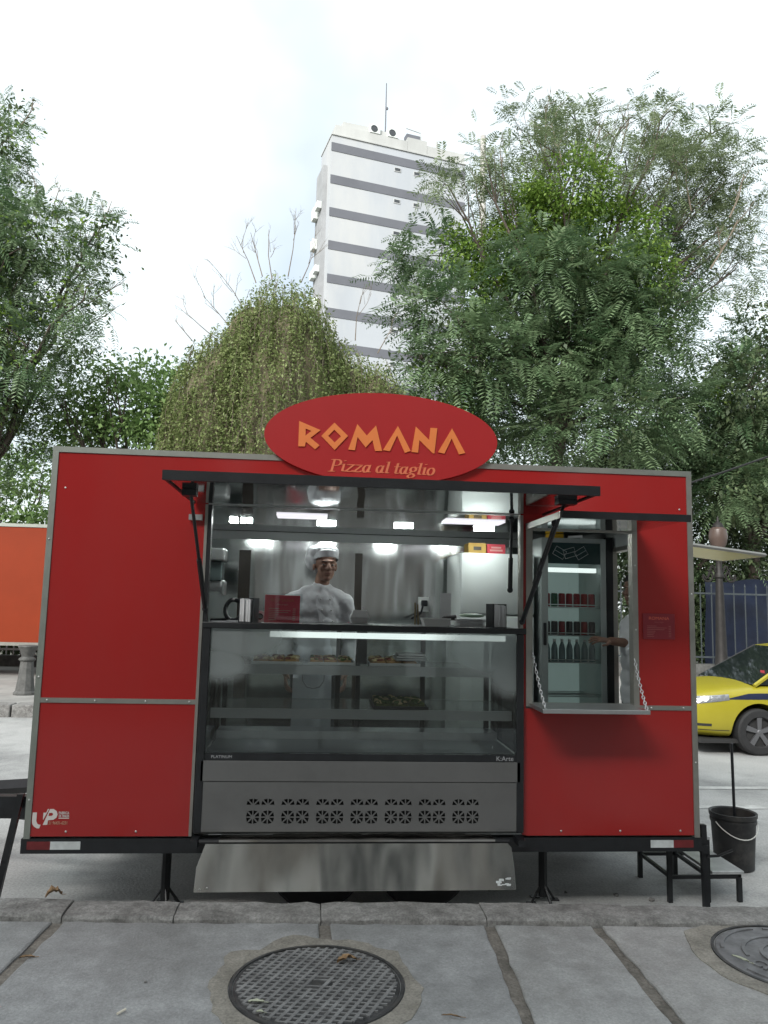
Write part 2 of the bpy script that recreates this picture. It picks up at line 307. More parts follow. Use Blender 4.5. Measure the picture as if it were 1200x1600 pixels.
# ================================================================== SETTING
# ground to the horizon, road, far pavement
g = MB(); g.add([(-900, -900, -.03), (900, -900, -.03), (900, 1500, -.03), (-900, 1500, -.03)], [(0, 1, 2, 3)])
tag(g.build('ground', mk('ground_soil', (.10, .095, .075), .95, var=.3, vscale=.4)), kind='structure')
g = MB(); g.add([(-60, -.36, 0), (60, -.36, 0), (60, 7.0, 0), (-60, 7.0, 0)], [(0, 1, 2, 3)])
road = tag(g.build('road', M_ROAD), kind='structure')
KS = -.048                                            # the near kerb runs at a slight angle to the trailer
kf = lambda x: -.303+KS*x
for k, (y0, y1, xa, xb) in enumerate(((2.88, 2.98, 3.6, 30), (2.20, 2.30, 3.6, 30))):
    g = MB(); n = 90; xs = np.linspace(xa, xb, n); j = rng.normal(0, .006, (n, 2))
    vs = [(x, y0+j[i, 0], .004) for i, x in enumerate(xs)]+[(x, y1+j[i, 1], .004) for i, x in enumerate(xs)]
    g.add(vs, [(i, i+1, n+i+1, n+i) for i in range(n-1)]); g.build('lane_marking', M_LINE, road)
# sidewalk bed (mortar) under the slabs
def slab(name, poly, z0, z1, mat, parent, jit=.006, inset=.006, seed=0):
    """paving stone with a hand-cut outline, chamfered arris and a slightly uneven top"""
    r = random.Random(seed); pts = []; k = len(poly)
    for i in range(k):
        a, b = Vector(poly[i]), Vector(poly[(i+1) % k]); n = max(2, int((b-a).length/.07)); d = (b-a).normalized(); nrm = Vector((-d.y, d.x))
        for q in range(n):
            t = q/n; pts.append(a.lerp(b, t)+nrm*(r.uniform(-jit, jit) if q else 0))
    c = sum(pts, Vector((0, 0)))/len(pts); m = MB(); n = len(pts)
    ins = []
    for i, p in enumerate(pts):
        a, b = pts[i-1], pts[(i+1) % n]; d = (b-a).normalized(); ins.append(p+Vector((-d.y, d.x))*(inset*r.uniform(.6, 1.7)))
    vs = [(p.x, p.y, z0) for p in pts]+[(p.x, p.y, z1-inset*.8) for p in pts]+[(p.x, p.y, z1+r.uniform(-.0007, .0007)) for p in ins]
    fs = []
    for i in range(n):
        j = (i+1) % n; fs += [(i, j, n+j, n+i), (n+i, n+j, 2*n+j, 2*n+i)]
    fs.append(tuple(2*n+i for i in range(n)))
    m.add(vs, fs); return m.build(name, mat, parent)
m = MB(); m.add([(-60, -12, .138), (60, -12, .138), (60, kf(60)+.0, .138), (-60, kf(-60), .138)], [(0, 1, 2, 3)])
side = tag(m.build('sidewalk', M_MORTAR), kind='structure')
jx = [(-2.6, -2.6), (-1.15, -1.2), (.287, .205), (1.485, 1.50), (2.245, 2.195), (2.745, 2.735), (3.47, 3.44), (4.6, 4.55), (5.6, 5.6), (6.8, 6.8)]
ww = .026
for i in range(len(jx)-1):
    (a, b), (c, d) = jx[i], jx[i+1]
    slab('paving_slab', [(b+ww, -1.30), (d-ww, -1.30+(.012 if i % 2 else -.01)), (c-ww, kf(c)-.008), (a+ww, kf(a)-.008)], .10, .15, M_SLAB[(0, 0, 0, 0, 1, 2, 2, 1, 0)[i]], side, seed=i)
jx2 = [-2.8, -1.6, -.3, .9, 2.6, 3.3, 4.2, 5.2, 6.6]
for row, (ya, yb) in enumerate(((-2.55, -1.34), (-3.9, -2.59), (-5.4, -3.94))):
    for i in range(len(jx2)-1):
        a = jx2[i]+.3*row; b = jx2[i+1]+.3*row
        slab('paving_slab', [(a+ww, ya), (b-ww, ya), (b-ww, yb), (a+ww, yb)], .10, .15, M_SLAB[(i+row) % 3], side, seed=40+row*10+i)
# kerb stones
kx = [-3.4, -1.6, -.62, .30, .80, 1.47, 2.235, 2.93, 4.1, 5.3, 6.6]
kerb = thing('kerb', None, None, (0, -.2, 0)); tag(kerb, kind='structure')
def kerb_stone(x0, x1, seed):
    r = random.Random(seed); n = max(5, int((x1-x0)/.06)); prof = [(-.004, .09), (-.001, .163), (.010, .174), (.10, .179), (.18, .175), (.197, .155), (.204, -.02)]
    m = MB(); vs = []; dz = r.uniform(-.008, .006); k = len(prof)
    for i in range(n+1):
        x = x0+.002+(x1-x0-.004)*i/n; e = 1 if i in (0, n) else 0
        for (yy, zz) in prof:
            q = mnoise.noise(Vector((x*7, yy*16, zz*16+seed*3.1))); q2 = mnoise.noise(Vector((x*17+9, yy*26, seed*1.7)))
            vs.append((x, kf(x)+yy+q*.012+(.0 if yy < .1 else -.0), zz+dz+(q2*.007-(.003 if e and zz > .12 else 0))*(1 if zz > .1 else .2)))
    fs = [(i*k+j, i*k+j+1, (i+1)*k+j+1, (i+1)*k+j)[::-1] for i in range(n) for j in range(k-1)]
    fs += [tuple(range(k))[::-1], tuple(n*k+j for j in range(k))]
    m.add(vs, fs); return m.build('kerb_stone', M_KERB, kerb, smooth=True)
for i in range(len(kx)-1): kerb_stone(kx[i], kx[i+1], i)
# far pavement
m = MB(); m.box(-60, 60, 7.05, 13.2, -.1, .15); farp = tag(m.build('far_pavement', mk('far_paving', (.30, .295, .28), .9, var=.2, vscale=2.5, vdetail=8, stain=(.17, .165, .155), sscale=1.2, samt=.7)), kind='structure')
for i in range(10):
    x0 = -7+1.1*i if i < 5 else 5+1.1*(i-5); m = MB(); m.bbox(x0+.01, x0+1.09, 6.78, 7.045, -.05, .165, .02); m.build('kerb_stone', M_KERB, farp)
# manhole covers
def disc_ring(m, c, r0, r1, z0, z1, n=56, jit=0., seed=0):
    r = random.Random(seed); ph = r.uniform(0, 9)
    o = [r1*(1+jit*mnoise.noise(Vector((math.cos(2*math.pi*i/n)*2.2+ph, math.sin(2*math.pi*i/n)*2.2, 0)))*2+jit*.3*r.uniform(-1, 1)) for i in range(n)]
    vs = []
    for i in range(n):
        a = 2*math.pi*i/n; ca, sa = math.cos(a), math.sin(a)
        vs += [(c[0]+ca*o[i], c[1]+sa*o[i], z0), (c[0]+ca*(o[i]-.004), c[1]+sa*(o[i]-.004), z1), (c[0]+ca*r0, c[1]+sa*r0, z1), (c[0]+ca*r0, c[1]+sa*r0, z0)]
    fs = []
    for i in range(n):
        j = (i+1) % n
        for q in range(3): fs.append((i*4+q, j*4+q, j*4+q+1, i*4+q+1))
    m.add(vs, fs)
C1 = (1.452, -.952); R1 = .318
mh = thing('manhole_cover', 'large round iron manhole cover with a lattice tread, dry leaf on top', 'manhole cover', (*C1, .15), 'manhole covers in the pavement')
m = MB(); disc_ring(m, C1, .338, .415, .13, .1535, jit=.10, seed=3); m.build('concrete_collar', M_COLLAR, mh)
m = MB(); disc_ring(m, C1, R1+.004, .338, .13, .157); m.build('frame_ring', M_IRON, mh)
m = MB(); m.lathe([(R1, .12), (R1, .152), (R1-.004, .154)], (*C1, 0), 56); cov = m.build('cover_plate', M_IRON, mh)
def bars(ang, pitch, wd, z0, z1, skip=None):
    m = MB(); Rm = Matrix.Rotation(ang, 4, 'Z'); k = int(R1/pitch)+1
    for i in range(-k, k+1):
        d = i*pitch
        if abs(d) > R1-.02: continue
        h = math.sqrt((R1-.014)**2-d*d)
        segs = [(-h, h)]
        if abs(d) < .022: segs = [(-h, -.05), (.06, h)]
        for a, b in segs: m.box(a, b, d-wd/2, d+wd/2, z0, z1, M=Matrix.Translation((*C1, 0)) @ Rm)
    return m
bars(R(62), .034, .013, .150, .1595).build('tread_ribs', M_IRON_HI, cov)
bars(R(-8), .026, .008, .150, .1585).build('tread_ribs', M_IRON_HI, cov)
C2 = (3.48, -.80); R2 = .315
mh2 = thing('manhole_cover', 'round iron manhole cover with raised lettering and arcs at right edge', 'manhole cover', (*C2, .15), 'manhole covers in the pavement')
m = MB(); disc_ring(m, C2, .335, .43, .13, .1535, jit=.04, seed=8); m.build('concrete_collar', M_COLLAR, mh2)
m = MB(); disc_ring(m, C2, R2+.004, .335, .13, .157); m.build('frame_ring', M_IRON, mh2)
M_IRONL = mk('grey_cast_iron', (.19, .19, .195), .6, .4, var=.3, vscale=14, bump=.0015, bscale=80)
m = MB(); m.lathe([(R2, .12), (R2, .152), (R2-.004, .154)], (*C2, 0), 56); cov = m.build('cover_plate', M_IRONL, mh2)
def arc(m, c, r, a0, a1, wd, z0, z1, n=14):
    vs = []
    for i in range(n+1):
        a = a0+(a1-a0)*i/n
        for q, z in ((r-wd/2, z0), (r-wd/2, z1), (r+wd/2, z1), (r+wd/2, z0)): vs.append((c[0]+q*math.cos(a), c[1]+q*math.sin(a), z))
    fs = [(i*4+q, (i+1)*4+q, (i+1)*4+q+1, i*4+q+1)[::-1] for i in range(n) for q in range(3)]
    m.add(vs, fs+[(0, 1, 2, 3), tuple(n*4+q for q in (3, 2, 1, 0))])
for (r, a0, a1) in ((.285, 95, 160), (.285, 20, 85), (.20, 80, 175), (.20, -20, 70), (.13, 60, 200), (.13, 240, 380), (.06, 0, 350), (.285, 200, 330)):
    m = MB(); arc(m, C2, r, R(a0), R(a1), .014, .15, .1605, 20); m.build('raised_arc', M_IRONL, cov)
for ch, a in (('C', 196), ('N', 214), ('O', 232), ('T', 250), ('E', 268), ('L', 286)):
    rr_ = .228; a_ = R(a); Mx = Matrix.Translation((C2[0]+rr_*math.cos(a_), C2[1]+rr_*math.sin(a_), .157)) @ Matrix.Rotation(a_+math.pi/2, 4, 'Z')
    link('raised_letter', text_mesh(ch, .085, Mx, M_IRONL, .008, 'CENTER', offset=.002), cov)
# fallen leaves and litter
def dead_leaf(name, label, c, L, W, ang, curl, mat, seed, group=None, cat='leaf'):
    r = random.Random(seed); m = MB(); n = 8; vs = []
    for i in range(n+1):
        t = i/n; wd = W*math.sin(math.pi*min(1, t*.96+.02))**.8*r.uniform(.75, 1.1)
        z = .006+curl*math.sin(t*3.1)*(.6+.4*r.random())
        vs += [(t*L-L/2, -wd/2, z+curl*.7*r.uniform(.3, 1.1)), (t*L-L/2, 0, z), (t*L-L/2, wd/2, z+curl*.7*r.uniform(.3, 1.1))]
    vs += [(x, y, z-.0025) for x, y, z in vs]; k = 3*(n+1)
    fs = []
    for i in range(n):
        for q in (0, 1): fs += [(i*3+q, (i+1)*3+q, (i+1)*3+q+1, i*3+q+1), (k+i*3+q, k+i*3+q+1, k+(i+1)*3+q+1, k+(i+1)*3+q)]
    m.add(vs, fs); m.tube([(L/2, 0, .006), (L/2+L*.25, .004, .004)], .0012, 5)
    me = m.mesh(name, mat, True); me.transform(Matrix.Translation(c) @ Matrix.Rotation(ang, 4, 'Z'))
    o = link(name, me); return tag(o, label, cat, group)
def on(px, py, z): return at(px, py, 'z', z)
GL = 'fallen leaves and litter'
dead_leaf('dry_leaf', 'curled brown dry leaf lying on the lattice manhole cover', on(542, 1504, .159), .085, .04, .3, .018, M_LEAFDRY, 1, GL)
dead_leaf('dry_leaf', 'crumpled brown leaf on the road beside the kerb at far left', on(84, 1402, .19), .075, .06, .5, .03, M_LEAFDRY, 2, GL)
dead_leaf('green_leaf', 'pale green leaf at the lower left of the lattice manhole cover', on(400, 1568, .159), .06, .02, -.1, .005, M_LEAFPALE, 3, GL)
dead_leaf('green_leaf', 'small pale green leaf at the very bottom of the lattice cover', on(406, 1584, .159), .03, .016, -.2, .004, M_LEAFPALE, 4, GL)
dead_leaf('pale_leaf', 'pale narrow leaf on the lettered manhole cover', on(1157, 1500, .161), .075, .018, -1.0, .004, M_LEAFPALE, 5, GL)
dead_leaf('dry_leaf', 'small tan leaf in the slab joint at the left edge', on(42, 1498, .148), .06, .018, .1, .005, M_LEAFDRY, 6, GL)
dead_leaf('dry_twig', 'thin dark twig on the slab right of the lattice cover', on(705, 1590, .152), .07, .008, -.25, .004, M_LEAFDRY, 7, GL, 'twig')
m = MB(); p = on(183, 1584, .158); m.tube([p, p+Vector((.022, .030, 0))], .004, 8); tag(m.build('cigarette_butt', M_BUTT), 'white cigarette butt on the left paving slab', 'cigarette butt', GL)
for k, (px, py, z, s) in enumerate(((655, 1400, 0, .012), (765, 1392, 0, .012), (884, 1395, 0, .011), (963, 1400, 0, .016), (1018, 1408, 0, .018), (227, 1535, .152, .006), (398, 1437, .152, .007))):
    m = MB(); p = on(px, py, z); m.ell((0, 0, s*.4), (s, s*.8, s*.55), 8, 5); me = m.mesh('pebble', M_KERB, True)
    for v in me.vertices: v.co *= 1+.3*mnoise.noise(v.co*90+Vector((k, 0, 0)))
    me.transform(Matrix.Translation(p)); tag(link('pebble', me), 'small pebble '+('on the road below the skirt centre', 'on the road below the skirt right half', 'on the road right of the jack stand', 'pale, on the road under the right panel', 'on the road beside the step stool front leg', 'dark, on the paving slab left of the lattice cover', 'on the slab edge just below the kerb')[k], 'pebble', 'pebbles around the trailer')

# ================================================================== TRAILER
W, ZT, ZB, ZC = 3.476, 2.388, .424, .342          # width, roof, panel bottom, chassis bottom
DEP = 1.76; OX0, OX1, OZ = .835, 2.498, 2.108      # serving opening
WX0, WX1, WZ0, WZ1 = 2.565, 3.125, 1.10, 2.03      # small window
BELT = 1.085; ZF = .46
tr = thing('food_trailer', 'red panelled pizza trailer with open serving hatch and oval sign', 'food trailer', (0, 0, 0))
def tpart(name, mb, mat, parent=tr, smooth=False): return mb.build(name, mat, parent, smooth)
T = .035
# front wall panels (butted, never overlapping)
m = MB(); m.box(.03, .80, 0, T, BELT+.012, ZT-.03); tpart('left_upper_panel', m, M_RED)
m = MB(); m.box(.03, .80, 0, T, ZB, BELT-.012); tpart('left_lower_panel', m, M_RED)
m = MB(); m.box(.815, 2.498, -.003, .0505, OZ, OZ+.03); tpart('opening_header', m, M_STEELS)
m = MB(); m.box(.80, .815, 0, T, OZ, ZT-.03); m.box(.815, 2.498, 0, T, OZ+.03, ZT-.03); m.box(2.498, W-.03, 0, T, OZ, ZT-.03); m.box(WX0-.035, W-.03, 0, T, WZ1+.03, OZ); tpart('fascia_panel', m, M_RED)
m = MB(); m.box(2.513, WX0-.035, 0, T, ZB+.003, OZ); tpart('post_panel', m, M_RED)
m = MB(); m.box(WX1+.03, W-.03, 0, T, BELT+.012, WZ1+.03); tpart('right_upper_panel', m, M_RED)
m = MB(); m.box(WX0-.035, W-.03, 0, T, ZB, BELT-.012); tpart('right_lower_panel', m, M_RED)
# trims
m = MB(); m.box(0, W, -.006, .04, ZT-.03, ZT); tpart('roof_trim', m, M_ALUG)
for x0, x1 in ((0, .03), (W-.03, W)):
    m = MB(); m.box(x0, x1, -.006, .04, ZB-.01, ZT-.03); tpart('corner_trim', m, M_ALUG if x0 == 0 else M_ALU)
m = MB(); m.box(.03, .80, -.005, T, BELT-.012, BELT+.012); tpart('belt_trim', m, M_ALU)
m = MB(); m.box(WX1+.03, W-.03, -.005, T, BELT-.012, BELT+.012); tpart('belt_trim', m, M_ALU)
m = MB(); m.box(.80, .815, -.006, .05, ZB, OZ); tpart('opening_trim', m, M_ALU)
m = MB(); m.box(.815, OX0, -.002, .05, 1.49, OZ); tpart('opening_frame', m, M_BLACK)
m = MB(); m.box(2.498, 2.513, -.006, .05, 1.49, OZ); tpart('opening_trim', m, M_ALU)
m = MB(); m.box(WX0-.035, WX0, -.006, .05, WZ0-.015, WZ1+.03); tpart('window_trim', m, M_ALU)
m = MB(); m.box(WX1, WX1+.03, -.006, .05, WZ0-.015, WZ1+.03); tpart('window_trim', m, M_ALU)
m = MB(); m.box(WX0, WX1, -.004, .05, WZ1, WZ1+.03); tpart('window_trim', m, M_ALU)
m = MB(); m.box(WX0, WX1, -.004, .05, WZ0-.015, WZ0); tpart('window_trim', m, M_ALU)
riv = MB(); riv.ell((0, 0, 0), (.0055, .003, .0055), 8, 6); rme = riv.mesh('rivet', M_RIVET, True)
for (x, z) in ((.065, 1.085), (.30, 1.085), (.55, 1.085), (.77, 1.085), (3.22, 1.085), (3.40, 1.085), (.075, 2.17), (3.405, 2.17), (.20, .447), (.54, .447), (2.72, .447), (3.04, .447), (3.37, .447), (.015, 1.9), (.015, 1.2), (.015, .6), (3.461, 1.7), (3.461, .8), (3.14, 1.85), (3.14, 1.5), (3.14, 1.25)):
    o = link('rivet', rme, tr); o.location = (x, -.007 if z == 1.085 or x < .03 or x > 3.45 or x == 3.14 else -.001, z)
# roof, rear wall, left end wall, right end wall with a door opening
m = MB(); m.box(.0, W, .04, DEP, ZT-.05, ZT-.004); tpart('roof', m, M_RED)
m = MB(); m.box(.0, W, DEP-.035, DEP, ZB, ZT-.05); tpart('rear_wall', m, M_RED)
m = MB(); m.box(0, .03, .04, DEP-.035, ZB, ZT-.05); tpart('left_end_wall', m, M_RED)
DY0, DY1, DZ1 = .30, 1.12, 2.03
m = MB(); m.box(W-.036, W, .05, DY0, ZB, ZT-.05); m.box(W-.036, W, DY1, DEP-.035, ZB, ZT-.05); m.box(W-.036, W, DY0, DY1, DZ1, ZT-.05); tpart('right_end_wall', m, M_RED)
m = MB(); m.box(W-.06, W+.006, DY1-.03, DY1-.002, ZF, DZ1-.002); m.box(W-.06, W+.006, DY0+.002, DY0+.03, ZF, DZ1-.002); m.box(W-.06, W+.006, DY0+.03, DY1-.03, DZ1-.03, DZ1-.002); tpart('door_frame', m, M_ALU)
# floor, interior lining
m = MB(); m.box(.03, W, .05, DEP-.035, ZB-.004, ZF); tpart('floor', m, mk('floor_sheet', (.38, .38, .37), .5, .3, var=.2))
m = MB(); m.box(.07, W-.04, DEP-.055, DEP-.04, ZF, 2.12); tpart('inner_rear_lining', m, M_STEEL)
m = MB(); m.box(.035, .05, .052, DEP-.056, ZF, 2.12); tpart('inner_end_lining', m, M_STEEL)
M_LINW = mk('white_lining', (.58, .61, .60), .4, var=.04)
m = MB(); m.box(.052, .812, .0365, .042, ZF, 2.12); tpart('inner_front_lining', m, M_LINW)
m = MB(); m.box(3.157, W-.041, .0365, .042, ZF, 2.12); tpart('inner_front_lining', m, M_LINW)
m = MB(); m.box(2.532, 3.155, .0365, .042, ZF, WZ0-.02); tpart('inner_front_lining', m, M_LINW)
m = MB(); m.box(W-.043, W-.0375, .052, DY0, ZF, 2.12); m.box(W-.043, W-.0375, DY1, DEP-.056, ZF, 2.12); m.box(W-.043, W-.0375, DY0, DY1, DZ1, 2.12); tpart('inner_end_lining', m, M_LINW)
m = MB(); m.box(.052, W-.04, .052, DEP-.035, 2.121, 2.135); tpart('ceiling_lining', m, M_STEELC)
m = MB(); m.add([(.06, 1.60, 2.118), (3.3, 1.60, 2.118), (3.3, 1.70, 2.065), (.06, 1.70, 2.065), (.06, 1.70, 2.118), (3.3, 1.70, 2.118)], [(0, 3, 2, 1), (0, 4, 3), (1, 2, 5), (0, 1, 5, 4)]); tpart('ceiling_cove', m, mk('cove_sheet', (.55, .57, .57), .45, .15))
for x0, x1 in ((.82, .905), (1.685, 1.74)):
    m = MB(); m.box(x0, x1, DEP-.064, DEP-.0555, .9, 1.985); tpart('wall_strip', m, M_BROWN)
for (x, wd) in ((.855, .05), (.915, .03), (.96, .025), (1.45, .12), (1.955, .12), (2.49, .13)):
    m = MB(); m.box(x-wd/2, x+wd/2, .86, .90, 2.106, 2.119); tpart('ceiling_lamp', m, M_LED)
for (x0, x1) in ((1.15, 1.45), (2.16, 2.52)):
    m = MB(); m.box(x0, x1, .42, .60, 2.112, 2.119); tpart('light_cover', m, M_PANEL)
# chassis
m = MB(); m.box(-.012, W+.012, .0, .06, ZC, ZB-.011); ch = tpart('chassis_rail', m, M_BLACK)
m = MB(); m.box(-.012, W+.012, DEP-.06, DEP, ZC, ZB-.011); tpart('chassis_rail', m, M_BLACK)
for x in (-.012, .8, 1.73, 2.6, W-.05):
    m = MB(); m.box(x, x+.06, .06, DEP-.06, ZC+.004, ZB-.02); tpart('cross_member', m, M_BLACK)
for (x0, x1, mt) in ((.018, .13, M_REFLR), (.13, .275, M_REFLW), (3.205, 3.33, M_REFLW), (3.33, 3.44, M_REFLR)):
    m = MB(); m.box(x0, x1, -.003, .0-.0005, .362, .40); tpart('reflector', m, mt, ch)
for (x, y, lean) in ((-.04, .02, -.10), (W+.035, .02, .012), (-.04, DEP-.06, -.05), (W+.035, DEP-.06, .02)):
    m = MB(); zt = .62 if x < 0 else .47; q = [(x-.015, y), (x+.015, y), (x+.015, y+.03), (x-.015, y+.03)]
    vs = [(a+lean, b, 0) for a, b in q]+[(a, b, zt) for a, b in q]; m.add(vs, [(0, 1, 5, 4), (1, 2, 6, 5), (2, 3, 7, 6), (3, 0, 4, 7), (4, 5, 6, 7), (3, 2, 1, 0)])
    tpart('corner_leg', m, M_BLACK)
m = MB(); m.tube([(W+.05, .02, .31), (W+.09, -.02, .325), (W+.16, -.04, .36)], .007, 6); m.box(W+.012, W+.05, .0, .05, .33, .37); tpart('leg_clamp', m, M_BLACK)
m = MB(); m.tube([(-.10, .0, .32), (-.16, -.02, .35), (-.15, -.03, .38)], .005, 6); m.tube([(-.16, -.02, .35), (-.24, -.02, .31)], .005, 6); tpart('leg_crank', m, M_CHAIN)
for x in (.655, 2.70):
    m = MB(); m.tube([(x, .26, .03), (x, .26, ZC+.01)], .025, 8); m.tube([(x, .26, .27), (x, .26, ZC+.01)], .038, 8)
    for a in range(4):
        t = R(20+90*a); e = (x+.075*math.cos(t), .26+.075*math.sin(t), .006)
        m.tube([(x, .26, .11), e], .007, 6)
        m.box(e[0]-.025, e[0]+.025, e[1]-.02, e[1]+.02, .0, .006)
    tpart('jack_stand', m, M_BLACK)
# draw bar at the left end
m = MB(); m.tube([(-.02, .50, .40), (-1.2, .86, .40)], .045, 4); m.tube([(-.02, 1.30, .40), (-1.2, .90, .40)], .045, 4); m.box(-1.35, -1.05, .83, .93, .36, .45); tpart('draw_bar', m, M_BLACK)
m = MB(); m.box(-.55, -.02, .06, .12, .545, .60); m.box(-.50, -.02, .3, .36, .43, .49); tpart('end_bracket', m, M_BLACK)
# wheels behind the skirt
def trailer_wheel(x, y, r=.26):
    M = Matrix.Rotation(math.pi/2, 4, 'X'); t = MB(); prof = [(r*.6, -.075), (r*.93, -.078), (r, -.055), (r, .055), (r*.93, .078), (r*.6, .075)]
    t.lathe(prof, (x, y, r), 32, M=M, cap=False); o = tpart('tyre', t, M_RUBBER, tr, True)
    q = MB(); q.lathe([(.02, -.05), (r*.35, -.05), (r*.55, -.03), (r*.6, -.075), (r*.62, -.07), (r*.62, .07), (r*.3, .06)], (x, y, r), 24, M=M); tpart('rim', q, M_RIM, o, True)
for x in (1.45, 2.02): trailer_wheel(x, .22)
for x in (1.45, 2.02): trailer_wheel(x, 1.5)
m = MB(); m.lathe([(.13, -.07), (.22, -.075), (.24, -.05), (.24, .05), (.22, .075), (.13, .07)], (3.22, 1.02, .30), 28, M=Matrix.Rotation(R(78), 4, 'X'), cap=False); tpart('spare_tyre', m, M_RUBBER, smooth=True)

# serving awning (raised), mirror-steel underside
AX0, AX1, AY, AZ = .742, 2.622, -.845, 2.112
m = MB(); m.box(AX0, AX1, AY+.004, -.012, AZ+.006, AZ+.028); aw = tpart('awning', m, M_RED)
m = MB(); m.box(AX0+.002, AX1-.002, AY+.006, -.014, AZ, AZ+.0055); tpart('awning_lining', m, M_STEELC, aw)
m = MB(); m.box(AX0-.004, AX1+.004, AY-.012, AY+.004, AZ-.012, AZ+.030); tpart('awning_edge', m, M_BLACK, aw)
for xx in (AX0-.004, AX1-.008):
    m = MB(); m.box(xx, xx+.012, AY+.004, -.02, AZ-.006, AZ+.0295); tpart('awning_edge', m, M_BLACK, aw)
m = MB(); m.tube([(OX0, -.011, AZ+.012), (OX1, -.011, AZ+.012)], .009, 8); tpart('hinge', m, M_STEELS, aw)
def strut(p, q, name='gas_strut', par=aw):
    p, q = Vector(p), Vector(q); mid = p.lerp(q, .55); m = MB(); m.tube([p, mid], .0085, 8); m.tube([mid, q], .013, 8)
    o = m.build(name, M_BLACK, par, True); m = MB(); m.ell(p, (.017,)*3, 10, 6); m.ell(q, (.017,)*3, 10, 6); m.build('strut_joint', M_BLACKP, o, True)
strut((.80, -.50, AZ-.01), (.826, -.012, 1.56)); strut((2.55, -.60, AZ-.01), (2.506, -.014, 1.53))
m = MB(); m.box(.765, .83, -.53, -.47, AZ-.030, AZ-.001); tpart('strut_bracket', m, M_BLACKP, aw)
m = MB(); m.box(2.51, 2.60, -.63, -.57, AZ-.022, AZ-.001); tpart('strut_bracket', m, M_BLACKP, aw)
m = MB(); m.box(.72, .79, -.03, -.007, 2.02, 2.05); tpart('awning_latch', m, M_STEELS)
strut((2.465, .06, 2.09), (2.455, .05, 1.70), 'gas_strut', tr)
# small window: raised flap, drop tray on chains
m = MB(); FZ = 2.035; m.box(WX0-.03, WX1+.03, -.605, -.012, FZ+.006, FZ+.024); fl = tpart('window_flap', m, M_RED)
m = MB(); m.box(WX0-.028, WX1+.028, -.603, -.014, FZ, FZ+.0055); tpart('flap_lining', m, M_STEELC, fl)
m = MB(); m.box(WX0-.034, WX1+.034, -.618, -.605, FZ-.008, FZ+.026); tpart('flap_edge', m, M_BLACK, fl)
m = MB(); m.box(WX0-.04, WX0-.03, -.605, -.012, FZ-.006, FZ+.025); tpart('flap_edge', m, M_ALU, fl)
strut((WX0+.03, -.30, FZ-.004), (WX0+.012, .02, 1.72), 'gas_strut', fl)
m = MB(); TZ = 1.105; m.bbox(WX0-.02, 3.10, -.265, -.006, TZ-.022, TZ, .003); tray = tpart('drop_tray', m, M_STEELS)
def chain(p, q, par, sag=.02):
    p, q = Vector(p), Vector(q); d = (q-p).normalized(); L = (q-p).length; n = int(L/.021)
    lm = MB(); pts = [(.0065*math.cos(a), 0, .013*math.sin(a)) for a in [2*math.pi*i/10 for i in range(11)]]
    lm.tube(pts, .0024, 5, cap=False); me = lm.mesh('chain_link', M_CHAIN, True)
    root = None
    for i in range(n):
        t = (i+.5)/n; c = p.lerp(q, t)-Vector((0, 0, sag*4*t*(1-t)))
        o = link('chain_link', me, par); o.rotation_mode = 'QUATERNION'
        o.rotation_quaternion = d.to_track_quat('Z', 'X') @ Matrix.Rotation(R(90*(i % 2)+20), 4, 'Z').to_quaternion(); o.location = c
chain((WX1+.004, -.008, 1.345), (3.085, -.255, TZ+.004), tray); chain((WX0-.002, -.008, 1.375), (WX0-.005, -.25, TZ+.004), tray)
# hatch over the end door
m = MB(); a0, a1 = (W+.01, 2.09), (4.43, 1.99)
vs = [(a0[0], y, a0[1]+dz) for dz in (0, .022) for y in (.88, 1.42)]+[(a1[0], y, a1[1]+dz) for dz in (0, .022) for y in (.88, 1.42)]
m.add(vs, [(0, 1, 5, 4), (2, 6, 7, 3), (0, 4, 6, 2), (1, 3, 7, 5), (4, 5, 7, 6), (0, 2, 3, 1)]); eh = tpart('door_hatch', m, M_HATCHREFL)
m = MB(); m.tube([(a0[0], .873, a0[1]+.011), (a1[0]+.004, .873, a1[1]+.011), (a1[0]+.004, 1.427, a1[1]+.011), (a0[0], 1.427, a0[1]+.011)], .013, 4); tpart('hatch_edge', m, M_ALU, eh)
# fold-down skirt
m = MB(); sy = -.11; xs0, xs1 = .862, 2.445
poly = [(xs0+.035, .412), (xs1-.035, .412), (xs1-.010, .385), (xs1-.002, .30), (xs1, .19), (xs0-.005, .19), (xs0-.002, .30)]
m.prism([[(a, b-.412) for a, b in poly][::-1]], Matrix.Translation((0, -.062, .412)) @ Matrix.Rotation(R(-18), 4, 'X') @ FRONT(0, 0, 0), .006); sk = tpart('fold_down_skirt', m, M_STEELB)
m = MB(); m.tube([(xs0, -.07, .418), (xs1-.02, -.07, .418)], .011, 8); tpart('skirt_hinge', m, M_BLACK, sk)
m = MB(); m.box(xs0+.1, xs1-.1, -.10, -.006, .424, .434); tpart('skirt_ledge', m, M_STEELB, sk)
for x in (.84, 2.485):
    m = MB(); m.box(x-.018, x+.018, -.10, -.002, .395, .43); tpart('skirt_bracket', m, M_BLACK, sk)
m = MB(); m.box(.87, 2.45, -.0, .05, .30, .341); tpart('lower_rail', m, M_BLACK)
for (x, z) in ((.885, .215), (.92, .22)): 
    m = MB(); m.ell((x, -.062-(.412-z)*.325-.008, z), (.005, .003, .005), 8, 5); tpart('rivet', m, M_RIVET, sk)
rs = random.Random(4); m = MB()
